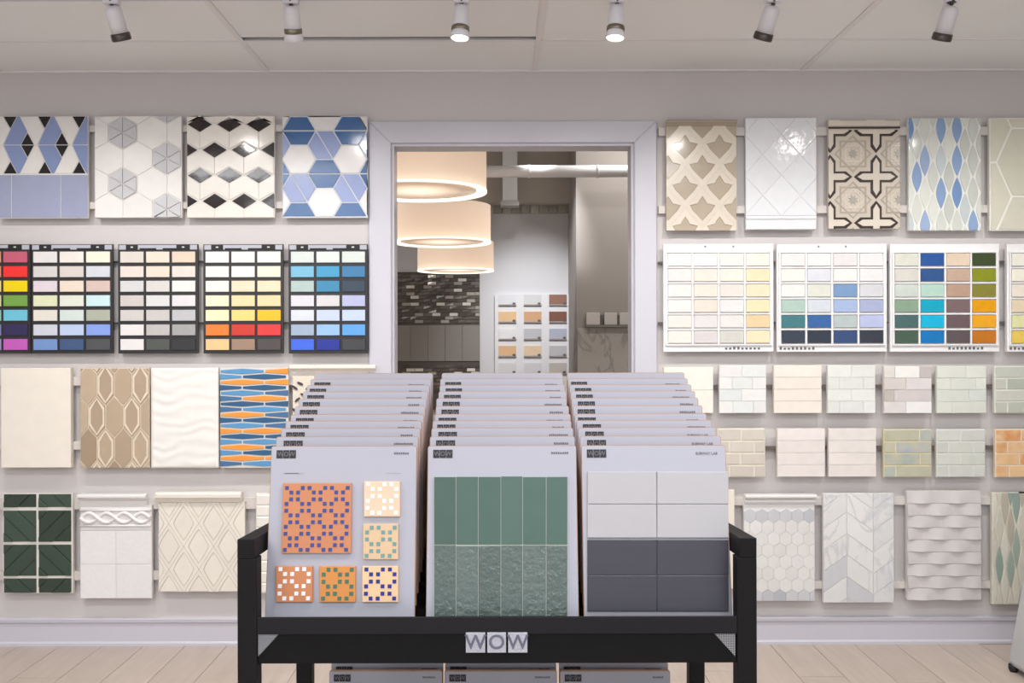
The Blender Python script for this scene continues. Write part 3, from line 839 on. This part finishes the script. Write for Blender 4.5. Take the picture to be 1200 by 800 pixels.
# ================================================================ display rack
RK = matte('161416', rough=.6, var=.06, spec=.2); RKD = matte('0f0e0f', rough=.65, spec=.2)
yF = -(D-2.20); yB = -(D-2.79)
rx0, rx1 = P(278, 700, yF).x, P(887, 700, yF).x; rcx = (rx0+rx1)/2
PWd = 23*2.2/F
zA = P(590, 631, yF).z
rk = empty('display_rack', (rcx, (yF+yB)/2, 0)); tag(rk, 'black metal display rack holding three columns of sample boards', 'display rack')
def R(x0, x1, y0, y1, z0, z1, name, mat=RK, bevel=.002): # world box under the rack
    return MB().box(x0-rcx, x1-rcx, y0-(yF+yB)/2, y1-(yF+yB)/2, z0, z1).build(name, mat, rk, bevel=bevel)
for x in (rx0, rx1-PWd):
    R(x, x+PWd, yF, yF+PWd, 0, zA-PWd, 'front_post')
    a = R(x if x < 0 else x+.006, x+PWd-.006 if x < 0 else x+PWd, yF, yB+PWd, zA-PWd, zA, 'side_arm')
    for v in a.data.vertices: v.co.z -= max(0, (v.co.y-(yF-(yF+yB)/2)-PWd))*.06
bx0, bx1 = P(347, 790, yB).x, P(826, 790, yB).x
for x in (rx0, rx1-PWd): R(x, x+PWd, yB, yB+PWd, .55, zA-PWd-.036, 'rear_upright')
for x in (bx0, bx1-.044): R(x, x+.044, yB, yB+.044, 0, .66, 'rear_post')
zl0, zl1, zl2 = P(590, 722.5, yF).z, P(590, 743, yF).z, P(590, 778, yF).z
R(rx0+PWd, rx1-PWd, yF, yF+.006, zl1, zl0, 'front_lip', matte('1a181c', rough=.55, spec=.25))
R(rx0+PWd, rx1-PWd, yF+.006, yF+.028, zl2, zl1+.004, 'front_panel', RKD)
R(rx0, rx1, yB, yB+.044, .61, .655, 'rear_rail')
R(rx0, rx0+PWd, yF+PWd, yB, zl2, zl2+.03, 'side_rail'); R(rx1-PWd, rx1, yF+PWd, yB, zl2, zl2+.03, 'side_rail')
# sloped tray the boards stand on
ZB0, ZB1 = .742, .742+.157*(.58/.532)
R(bx0-.02, bx1+.02, yF+.25, yB+.03, .10, .115, 'lower_shelf')
# painted grey triangles: light showing through the perforated front panel
LITP = bpy.data.materials.new('lit_perforation'); LITP.use_nodes = True
nt = LITP.node_tree; bs = nt.nodes['Principled BSDF']; bs.inputs['Roughness'].default_value = .4
tc = nt.nodes.new('ShaderNodeTexCoord'); vo = nt.nodes.new('ShaderNodeTexVoronoi'); vo.inputs['Scale'].default_value = 260; vo.inputs['Randomness'].default_value = 0
rp = nt.nodes.new('ShaderNodeValToRGB'); rp.color_ramp.elements[0].position = .3; rp.color_ramp.elements[1].position = .4
rp.color_ramp.elements[0].color = (.5, .5, .54, 1); rp.color_ramp.elements[1].color = (.08, .08, .09, 1)
nt.links.new(tc.outputs['Object'], vo.inputs['Vector']); nt.links.new(vo.outputs['Distance'], rp.inputs[0]); nt.links.new(rp.outputs[0], bs.inputs['Base Color'])
for pts in ([(302, 742), (327.5, 742), (302, 769.5)], [(862, 743), (838, 743), (862, 769.5)]):
    w_ = [P(a, c, yF-.002) for a, c in pts]
    MB().prism([(v.x-rcx, v.z) for v in w_], yF+.008-(yF+yB)/2, yF+.002-(yF+yB)/2).build('lit_corner', LITP, rk)
# W O W name tiles
PEW = M('b9b9c4', rough=.4, metal=.3, var=.25, bump=.5, scale=220.); PED = M('6d6d80', rough=.4, metal=.3, var=.15)
for (xa, xb, ch) in ((546, 568.7, 'W'), (571, 593, 'O'), (595.5, 618, 'W')):
    a, c = P(xa, 764, yF), P(xb, 740.5, yF); cxm, czm = (a.x+c.x)/2, (a.z+c.z)/2; hw, hh = (c.x-a.x)/2, (c.z-a.z)/2
    nt_ = MB().prism([(-hw, -hh), (hw, -hh), (hw, hh), (-hw, hh)], 0, -.003, .0006).build('name_tile', PEW, rk, (cxm-rcx, yF-.0005-(yF+yB)/2, czm))
    me = text_mesh('letter', ch, hh*2*1.0, PED, .0008, bold=.0006); link(bpy.data.objects.new('letter', me), nt_, (0, -.0034, 0))

# ---------------------------------------------------------------- sample boards on the rack
WB = matte('b0afbb', rough=.45, var=.008); MDF = matte('b98e70', rough=.7, var=.08); INK = matte('2a272b'); INK2 = matte('6d6a72')
LEAN = math.radians(10)
BH = .398
def board_mesh(w, h, th=.010, name='panel'):
    # rounded top corners; white face plate in front of a brown core
    r = .006; pts = [(-w/2, 0), (w/2, 0)]
    for i in range(5): a = i*math.pi/8; pts.append((w/2-r+r*math.cos(a), h-r+r*math.sin(a)))
    for i in range(5): a = math.pi/2+i*math.pi/8; pts.append((-w/2+r+r*math.cos(a), h-r+r*math.sin(a)))
    return MB().prism(pts, th/2, -th/2+.0015).mesh('core', MDF), MB().prism(inset(ccw(pts), .0015), -th/2+.0015, -th/2).mesh('face', WB)
logo_me = None
def logo_meshes(k):
    b = MB(); s = .0142*k; g = .0008*k
    for i in range(3): b.box((i-1)*s-s/2+g/2, (i-1)*s+s/2-g/2, -.0006, 0, -s*.62, s*.62)
    return b.mesh('logo', INK), text_mesh('logo_lettering', 'WOW', .013*k, matte('77747c'), .0003, spacing=1.)
LG, LT_ = logo_meshes(1.1)
def name_glyphs(w, n, h=.0052):
    b = MB(); u = w/n
    for i in range(n):
        b.box(-w+i*u, -w+(i+.78)*u, -.0005, 0, -h/2, h/2*random.choice((1, .75)))
    return b.mesh('printed_name', INK2)
NM = [name_glyphs(wd, n) for wd, n in ((.036, 7), (.042, 8), (.03, 6), (.047, 10))]
SUB = text_mesh('printed_name', 'SUBWAY LAB', .0085, INK2, .0003, bold=.0002)
BM = {}
class Board:
    def __init__(s, x, y, z, w, h, lean, label, group, nm=None, lx=0., cat='sample board'):
        s.root = empty('sample_board', (x, y, z), (-lean, 0, 0)); tag(s.root, label, cat, group)
        s.w, s.h = w, h; s.inv = (Matrix.Translation((x, y, z)) @ Matrix.Rotation(-lean, 4, 'X')).inverted()
        key = (round(w, 3), round(h, 3))
        if key not in BM: BM[key] = board_mesh(w, h)
        c, f = BM[key]; link(bpy.data.objects.new('core', c), s.root)
        s.face = link(bpy.data.objects.new('face', f), s.root)
        if nm == 'none': return
        lo = link(bpy.data.objects.new('logo', LG), s.root, (-w/2+.036+lx, -.005, h-.0195)); link(bpy.data.objects.new('logo_lettering', LT_), lo, (0, -.0008, 0))
        if nm == 'sub': link(bpy.data.objects.new('printed_name', SUB), s.root, (w/2-.046, -.0053, h-.020))
        elif nm is not None: link(bpy.data.objects.new('printed_name', NM[nm]), s.root, (w/2-.018+lx, -.005, h-.018))
    def uv(s, px, py):
        r = ray(px, py); o = s.inv @ Vector((0, -D, HC)); d = s.inv.to_3x3() @ r
        t = (-.005-o.y)/d.y; q = o+d*t
        return q.x, q.z
tops = [522, 511, 501.3, 492.8, 485, 475.5, 466.5, 458.5, 451, 443.7, 437]
cols = [(-.378, .345, 'left'), (-.004, .352, 'middle'), (.3545, .342, 'right')]
ordn = ['front', 'second', 'third', 'fourth', 'fifth', 'sixth', 'seventh', 'eighth', 'ninth', 'tenth', 'rear']
front = []
for ci, (bxc, bw, cn) in enumerate(cols):
    for i, ty in enumerate(tops):
        dt = 2.338 + .0532*i                     # depth of the top edge
        zt_ = HC - (ty-VY)*dt/F
        zb_ = zt_ - BH*math.cos(LEAN); yb_ = -D + dt - BH*math.sin(LEAN)
        if i == 0: lab = ['white front sample board with orange encaustic tiles dotted blue', 'white front sample board with tall sage green glazed tiles', 'white front sample board with white tiles over charcoal tiles'][ci]
        else: lab = '%s white sample board %sin the %s column of the rack' % (ordn[i], '' if i == 10 else 'from the front ', cn)
        nm = 'none' if i == 10 else 'sub' if (ci == 2 and i < 3) else (ci+i*3) % 4
        jx = 0 if i == 0 else random.uniform(-.0015, .0015)
        bd = Board(bxc+jx, yb_, zb_, bw, BH, LEAN, lab, 'sample boards standing in the rack', nm, 0 if i == 0 else random.uniform(-.004, .006))
        if i == 0: front.append(bd)
# one step of the rack under every row of boards
for i, ty in enumerate(tops):
    dt = 2.338 + .0532*i; zb_ = HC - (ty-VY)*dt/F - BH*math.cos(LEAN); yb_ = -D + dt - BH*math.sin(LEAN)
    R(rx0+PWd, rx1-PWd, yb_-.0267, yb_+.0267, zb_-.05, zb_-.0015, 'tray_step', RKD, 0)
# lower boards
for ci, (xa, xb) in enumerate(((386, 518.5), (521, 652.5), (656, 785))):
    for j in (0, 1):
        y = -(D-2.70)+j*.035; c = P((xa+xb)/2, 785 if j == 0 else 780.5, -(D-2.70)); wd = (xb-xa)*2.70/F
        zt_ = c.z + (0 if j == 0 else -.0)
        Board(c.x, y, .116, wd, zt_-.116, 0., 'grey-shaded white sample board on the lower shelf, %s, %s' % (('left one', 'middle one', 'right one')[ci], ('front row', 'behind the front row')[j]), 'sample boards on the lower shelf', (ci+j) % 4)

def bpiece(bd, name, poly, mat, t=.006, bevel=.0008, base=.005, parent=None, gap=0.):
    q = ccw([bd.uv(*v) for v in poly])
    if gap: q = inset(q, gap)
    mx = sum(v[0] for v in q)/len(q); mz = sum(v[1] for v in q)/len(q)
    return MB().prism([(a-mx, c-mz) for a, c in q], -base, -base-t, bevel).build(name, mat, parent or bd.root, (mx, 0, mz))
# orange encaustic tiles
bd = front[0]
def dotted(x0, y0, x1, y1, periods, variant, base, dot, shift=0):
    q = [(x0+shift, y0), (x1+shift*.2, y0), (x1, y1), (x0, y1)]
    o = bpiece(bd, 'tile', q, base, t=.007)
    (ax, az), (cx_, cz) = bd.uv(x0, y1), bd.uv(x1, y0)
    W, H = cx_-ax, cz-az; s = W/periods; b_ = MB(); h = .082*s
    n = int(periods*2)+2
    for i in range(-1, n):
        for j in range(-1, n):
            if (i+j) % 2 != variant: continue
            for dx in (-.15, .15):
                for dz in (-.15, .15):
                    u, v = (i*.5+dx)*s, (j*.5+dz)*s
                    if h < u < W-h and h < v < H-h:
                        x, z = ax+u-o.location.x, az+v-o.location.z
                        b_.box(x-h, x+h, -.0127, -.0118, z-h, z+h)
    d = b_.build('tile_dots', dot, o); d['kind'] = 'stuff'
DB, DW, DG, DN, DT = matte('36488c'), matte('f2f0f4'), matte('45705c'), matte('22288a'), matte('6f9a9c')
dotted(330.5, 566, 412, 648, 3, 0, matte('c9835c', var=.08), DB, 2)
dotted(427, 564, 469, 605, 1.5, 1, matte('ecc8ac', var=.06), DW)
dotted(426, 613.5, 467, 655, 1.5, 0, matte('e0be98', var=.06), DT)
dotted(324, 663, 367, 705, 1.5, 1, matte('cf8558', var=.06), DW)
dotted(375, 663, 417, 705, 1.5, 0, matte('d58c45', var=.06), DG)
dotted(425, 663, 467, 705, 1.5, 1, matte('ebc59a', var=.06), DN)
for (xa, xb, yy) in ((332, 350, 554.5), (452, 470, 554.5), (320+14, 356, 554.5)):
    bpiece(bd, 'caption_line', [(xa, yy-.5), (xb, yy-.5), (xb, yy+.5), (xa, yy+.5)], matte('a2a0aa'), t=.0004, bevel=0)
# green tiles
bd = front[1]
xsr = [508.7, 534.5, 560.5, 587, 612.5, 640, 665]
for r, (ya, yb) in enumerate(((558, 638), (638.5, 722))):
    for k in range(6):
        m = M(random.choice(['4a645b', '4f6a61', '465f56'] if r == 0 else ['5c6964', '57645f', '626f6a']), rough=.5 if r == 0 else .12, var=.06, bump=0. if r == 0 else .9, scale=70. if r else 30.)
        dy = random.uniform(-.6, .6)
        bpiece(bd, 'tile', [(xsr[k], ya+dy), (xsr[k+1], ya+dy), (xsr[k+1], yb), (xsr[k], yb)], m, gap=.0009)
bpiece(bd, 'grout', [(508.5, 558), (665, 558), (665.5, 722), (508, 722)], matte('b0b5ae'), t=.0045, bevel=0)
# white and charcoal tiles
bd = front[2]
for r, (ya, yb) in enumerate(((552.5, 590.5), (590.5, 630), (632, 673.5), (673.5, 716))):
    for xa, xb in ((688, 769.5), (769.5, 853.5)):
        m = M('b5b2b6', rough=.5, var=.02) if r < 2 else M('413e48', rough=.35, var=.10, kind='brushed', h2='38353f')
        sh = (4-r)*.5
        bpiece(bd, 'tile', [(xa, ya), (xb-.3, ya), (xb, yb), (xa, yb)], m, gap=.0006)

# ================================================================ grey stool by the right edge
st = empty('upholstered_stool', (2.385, -.62, 0)); tag(st, 'pale grey tapered stool with black feet at the right edge', 'stool')
def ringp(h, z, r=.05):
    pts = []
    for qx, qy, a0 in ((1, 1, 0), (-1, 1, 90), (-1, -1, 180), (1, -1, 270)):
        for i in range(6):
            a = math.radians(a0+i*18); pts.append((qx*(h-r)+r*math.cos(a), qy*(h-r)+r*math.sin(a), z))
    return pts
lv = [(.25, .025), (.272, .03), (.275, .05), (.245, .30), (.222, .50), (.21, .56), (.17, .585), (.08, .59)]
vs = []; fs = []
for h, z in lv: vs += ringp(h, z)
for k in range(len(lv)-1):
    for i in range(24): j = (i+1) % 24; fs.append((k*24+i, k*24+j, (k+1)*24+j, (k+1)*24+i))
fs.append(list(range(24))[::-1]); fs.append([(len(lv)-1)*24+i for i in range(24)])
MB().add(vs, fs, True).build('body', matte('c9cbcd', rough=.8, bump=.2, scale=300.), st)
for sx in (-1, 1):
    for sy in (-1, 1): MB().lathe([(.014, 0), (.02, .012), (.02, .03)], (sx*.262, sy*.225, 0), 12).build('foot', matte('1c1b1d'), st)

# ================================================================ the room beyond the doorway
FW = matte('dedde0', rough=.8, var=.01); FC = 4.0; FY = 7.5
struct(MB().box(-5, 5, T, 9.2, -.05, 0).build('floor_far', matte('b5a698')))
struct(MB().box(-5, 5, T, 9.2, FC, FC+.1).build('ceiling_far', matte('d8d3ce')))
struct(MB().box(-5, 5, FY, FY+.1, 0, FC).build('wall_far', FW))
struct(MB().box(-5.1, -5, T, 9.2, 0, FC).build('wall_far_left', FW))
struct(MB().box(5, 5.1, T, 9.2, 0, FC).build('wall_far_right', FW))
struct(MB().box(-5, 5, T, T+.02, CEIL, FC).build('wall_upper', FW))
# grey-beige pier wall in front of the far wall, with marble below
PY = 6.2
a, c = P(675.5, 400, PY), P(760, 400, PY)
PIER = struct(MB().box(a.x, c.x+1.2, PY, FY, 0, FC).build('wall_pier', matte('b0a9a4', rough=.8)))
zz = P(700, 384, PY).z
mb_ = MB().box(a.x+.01, c.x+1.1, PY-.02, PY, 0, zz).build('marble_cladding', M('d0ccc8', rough=.15, var=.03, kind='marble', h2='b2aeac', scale=9.), PIER)
lg = P(686, 383.5, PY-.06); lg2 = P(742, 380.5, PY-.06)
ld = MB().box(lg.x, lg2.x, PY-.10, PY, lg.z, lg2.z).build('display_ledge', matte('8f8a84')); tag(ld, 'thin grey display ledge on the wall through the doorway', 'ledge')
for i, (xa, xb) in enumerate(((687, 703), (708, 723), (726, 740))):
    q = P(xa, 380.5, PY-.06); q2 = P(xb, 366, PY-.06)
    s_ = empty('sample_block', ((q.x+q2.x)/2, PY-.05, lg2.z))
    tag(s_, '%s small white sample block on the ledge through the doorway' % ('leftmost', 'middle', 'rightmost')[i], 'sample block', 'sample blocks on the far ledge')
    hw = (q2.x-q.x)/2; hh = q2.z-q.z
    MB().box(-hw, hw, -.03, .03, 0, hh).build('block', matte('e4e0dc'), s_, bevel=.006)
    if i < 2: MB().box(hw, hw+.03, -.02, .03, .0, hh*.8).build('side_bracket', matte('6e6a66'), s_)
# far wall: dark mosaic panel and white pocket board
YW = FY-.04
a, c = P(461, 480, YW), P(562, 318.5, YW)
dk = empty('mosaic_wall_panel', ((a.x+c.x)/2, FY, a.z)); tag(dk, 'dark glittering mosaic wall panel with a plain grey band through the doorway', 'mosaic panel')
W2, H2 = (c.x-a.x), c.z-a.z
MB().box(-W2/2, W2/2, -.04, 0, 0, H2).build('backing', matte('5a544f'), dk)
zb0, zb1 = P(500, 423, YW).z-a.z, P(500, 381, YW).z-a.z
for k in range(5):
    w5 = W2/5; MB().box(-W2/2+k*w5+.002, -W2/2+(k+1)*w5-.002, -.05, -.04, zb0, zb1).build('tile', glaze('948d88', rough=.3), dk)
MC_ = [glaze(x, rough=r) for x, r in (('625b55', .2), ('6e6660', .2), ('58514c', .25), ('7d766f', .2), ('b5aea6', .15), ('e8e4dc', .1))]
cw, chh = .105, .042; me_ = {}
nz = int(H2/chh); nxm = int(W2/cw)+1
for r in range(nz):
    z0 = r*chh
    if z0+chh > zb0-.005 and z0 < zb1+.005: continue
    if z0 < .2: continue
    for k in range(nxm+1):
        x0 = -W2/2+k*cw-(cw/2 if r % 2 else 0); x1 = x0+cw
        x0, x1 = max(x0, -W2/2), min(x1, W2/2)
        if x1-x0 < .02: continue
        m = random.choices(MC_, (5, 5, 5, 3, 2.2, 1.6))[0]
        key = (round(x1-x0, 3), m.name, random.randrange(3))
        if key not in me_:
            w6 = (x1-x0)/2; t0, t1 = random.uniform(.002, .012), random.uniform(.002, .012)
            me_[key] = MB().add([(-w6+.003, 0, .003), (w6-.003, 0, .003), (w6-.003, 0, chh-.003), (-w6+.003, 0, chh-.003), (-w6+.003, -t0, .003), (w6-.003, -t1, .003), (w6-.003, -t0, chh-.003), (-w6+.003, -t1, chh-.003)],
                               [(4, 5, 6, 7), (0, 1, 5, 4), (1, 2, 6, 5), (2, 3, 7, 6), (3, 0, 4, 7)]).mesh('mosaic_chip', m)
        link(bpy.data.objects.new('mosaic_chip', me_[key]), dk, ((x0+x1)/2, -.04, z0))
a, c = P(463, 317, YW), P(495, 240, YW)
# white board with wood samples
a, c = P(580, 470, YW), P(675, 345, YW)
pk = empty('sample_pocket_board', ((a.x+c.x)/2, FY, a.z)); tag(pk, 'white wall board with rows of wood and stone sample pockets through the doorway', 'sample board')
k2 = (D+YW)/F
MB().box(-(c.x-a.x)/2, (c.x-a.x)/2, -.04, -.002, 0, c.z-a.z).build('backing', matte('ecebee'), pk)
rowsc = ['e6e6ea dedede 9a7464', 'ecc698 dcae84 875c4c', 'f2f0f2 c8c8cc bcc0d0', 'e8be92 ead0b0 c6c4c8', 'e0e0e2 e2e2e6 ccc4bc']
for r, row in enumerate(rowsc):
    y0 = 345+20*r
    for cc, col in enumerate(row.split()):
        x0 = 584.5+29.5*cc + (0 if cc < 3 else 1)
        x1 = x0+(20.5 if cc < 3 else 14)
        qa, qc = P(x0, y0+11.5, YW), P(x1, y0, YW)
        ox, oz = pk.location.x, pk.location.z
        s_ = MB().box(qa.x-ox, qc.x-ox, -.052, -.04, qa.z-oz, qc.z-oz).build('sample_tile', M(col, rough=.4, var=.1, kind='brushed', h2=col, scale=15.), pk)
        MB().box(qa.x-ox, qc.x-ox, -.062, -.04, qa.z-oz-.014, qa.z-oz).build('pocket_lip', matte('a9a5a6'), s_)
        MB().box(qc.x-ox-.045, qc.x-ox-.012, -.064, -.05, qa.z-oz-.004, qa.z-oz+.02).build('label_tab', matte('66605e'), s_)
# glass block strip under a duct, ducts
a, c = P(578, 250, FY-.03), P(675, 238.5, FY-.03)
gs = empty('glass_block_strip', ((a.x+c.x)/2, FY, a.z)); tag(gs, 'row of pale green glass blocks high on the far wall through the doorway', 'glass blocks')
for i in range(9):
    w7 = (c.x-a.x)/9; x0 = -(c.x-a.x)/2+i*w7
    MB().prism([(x0+.004, 0), (x0+w7-.004, 0), (x0+w7-.004, c.z-a.z), (x0+.004, c.z-a.z)], 0, -.03, .008).build('glass_block', glaze(random.choice(['b9b9ae', 'c6c5bb', 'adaea4'])), gs)
DU = matte('e2e2e4', rough=.35)
a = P(560, 201, 5.6); c = P(760, 200, 5.6)
du = empty('ceiling_duct', ((a.x+c.x)/2, 5.6, a.z)); tag(du, 'white round ventilation duct crossing below the far ceiling through the doorway', 'duct')
MB().tube([(-1.2, 0, 0), (1.2, 0, 0)], .062, 20).build('pipe', DU, du)
for xx in (-.35, .35): MB().tube([(xx-.012, 0, 0), (xx+.012, 0, 0)], .068, 20).build('coupling', DU, du)
for xx in (-.9, .9): MB().tube([(xx, 0, .05), (xx, 0, FC-a.z-.001)], .006, 6).build('hanger_rod', matte('9a9896'), du)
a = P(589, 236, 7.0); c = P(606, 150, 7.0)
dv = empty('vertical_duct', ((a.x+c.x)/2, 7.0, a.z)); tag(dv, 'white vertical duct dropping from the far ceiling through the doorway', 'duct')
hw = (c.x-a.x)/2
MB().box(-hw, hw, -hw, hw, 0, FC-a.z-.001).build('shaft', DU, dv); MB().box(-hw-.02, hw+.02, -hw-.02, hw+.02, -.06, .0).build('collar', matte('b8b6b4'), dv)
# soffit band above the white wall
a, c = P(570, 236, FY-.3), P(676, 195, FY-.3)
struct(MB().box(-5, c.x, FY-.25, FY, P(600, 237.5, FY-.25).z, FC).build('trim_40', matte('c8c0b6')))

# pendants: three drum shades in a row
DI = .75
DIFF = M('e9cdb4', emit=.3, var=0, kind='lamp_diffuser')     # frosted disc, brightest over the bulb
_n = DIFF.node_tree; _g = _n.nodes.new('ShaderNodeTexGradient'); _g.gradient_type = 'SPHERICAL'; _c = _n.nodes.new('ShaderNodeTexCoord')
_m = _n.nodes.new('ShaderNodeMapping'); _m.inputs['Scale'].default_value = (4, 4, 4); _a = _n.nodes.new('ShaderNodeMath'); _a.operation = 'MULTIPLY_ADD'; _a.inputs[1].default_value = 1.3; _a.inputs[2].default_value = .28
_n.links.new(_c.outputs['Object'], _m.inputs[0]); _n.links.new(_m.outputs[0], _g.inputs[0]); _n.links.new(_g.outputs['Fac'], _a.inputs[0]); _n.links.new(_a.outputs[0], _n.nodes['Principled BSDF'].inputs['Emission Strength'])
for i, (cxp, wpx, ry, lab) in enumerate(((490, 160, 225, 'nearest and largest cream drum pendant lamp through the doorway'), (518, 114, 284.5, 'middle cream drum pendant lamp through the doorway'), (534, 89, 317.5, 'farthest and smallest cream drum pendant lamp through the doorway'))):
    dep = F*DI/wpx; q = P(cxp, ry, dep-D); r = DI/2; hs = .285
    t = empty('pendant_lamp', q); tag(t, lab, 'pendant lamp', 'cream drum pendant lamps')
    sm = bpy.data.materials.get('shade_fabric')
    if not sm:
        sm = M('ecdccf', rough=.9, var=.02, kind='fabric'); sm.name = 'shade_fabric'
        bsd = sm.node_tree.nodes['Principled BSDF']; tl = sm.node_tree.nodes.new('ShaderNodeBsdfTranslucent'); tl.inputs[0].default_value = (.9, .79, .69, 1)
        mx = sm.node_tree.nodes.new('ShaderNodeMixShader'); mx.inputs[0].default_value = .45
        ou = sm.node_tree.nodes['Material Output']; sm.node_tree.links.new(bsd.outputs[0], mx.inputs[1]); sm.node_tree.links.new(tl.outputs[0], mx.inputs[2]); sm.node_tree.links.new(mx.outputs[0], ou.inputs[0])
    MB().lathe([(r, 0), (r, hs)], n=64, cap=False).build('shade', sm, t)
    MB().lathe([(r+.003, -.004), (r+.003, .010), (r-.004, .010), (r-.004, -.004), (r+.003, -.004)], n=64, cap=False).build('rim', M('fff4e6', emit=.9, var=0, kind='rim'), t)
    MB().lathe([(r*.86, .012), (r*.86, .006), (.0005, .006)], n=48, cap=False).build('diffuser', DIFF, t)
    MB().lathe([(r-.005, .008), (r*.86, .014)], n=48, cap=False).build('light_ring', M('fff3e2', emit=2.2, var=0), t)
    MB().tube([(0, 0, hs-.02), (0, 0, FC-q.z-.001)], .006, 8).build('cord', matte('dcdcdc'), t)
    sp_ = MB()
    for a_ in range(3): sp_.tube([(0, 0, hs-.02), ((r-.002)*math.cos(a_*2.1), (r-.002)*math.sin(a_*2.1), hs-.02)], .004, 6)
    sp_.build('spider', matte('cccccc'), t)
    l = bpy.data.lights.new('pendant_bulb', 'POINT'); l.energy = PENDANT_W; l.color = (1, .94, .87); l.shadow_soft_size = .08
    lo = bpy.data.objects.new('pendant_bulb', l); COL.objects.link(lo); lo.location = q+Vector((0, 0, .14))
for i, (tx, ty) in enumerate(ADDED_FAR_LIGHTS):
    t = empty('added_linear_light', (tx, ty, FC)); tag(t, 'added white linear ceiling light over the far room, %s' % ('left', 'right near', 'right far')[i], 'ceiling light', 'added linear lights of the far room')
    MB().box(-.58, .58, -.14, .14, -.05, 0).build('housing', TRIM, t)
    MB().box(-.56, .56, -.12, .12, -.055, -.05).build('diffuser', M('fff4e6', emit=2.0, var=0), t)

# added, unseen wall washer brightening the white pocket board
ww = empty('added_wall_washer', (.35, 5.2, FC)); tag(ww, 'added white wall washing spotlight on the far room ceiling', 'spotlight')
MB().tube([(0, 0, -.06), (0, 0, 0)], .01, 8).build('stem', LW, ww)
aw = Matrix.Rotation(math.radians(40), 3, 'X')
MB().lathe([(.03, .0), (.04, -.02), (.04, -.15)], (0, 0, -.06), 20, m=aw).build('head', LW, ww)
l = bpy.data.lights.new('added_washer_spot', 'SPOT'); l.energy = 290; l.color = (.95, .97, 1); l.spot_size = math.radians(50); l.spot_blend = 1.; l.shadow_soft_size = .04
lo = bpy.data.objects.new('added_washer_spot', l); COL.objects.link(lo); lo.location = Vector((.35, 5.2, FC-.06)) + aw @ Vector((0, 0, -.17))
lo.rotation_euler = (Vector((.35, FY, 1.2))-lo.location).to_track_quat('-Z', 'Y').to_euler()
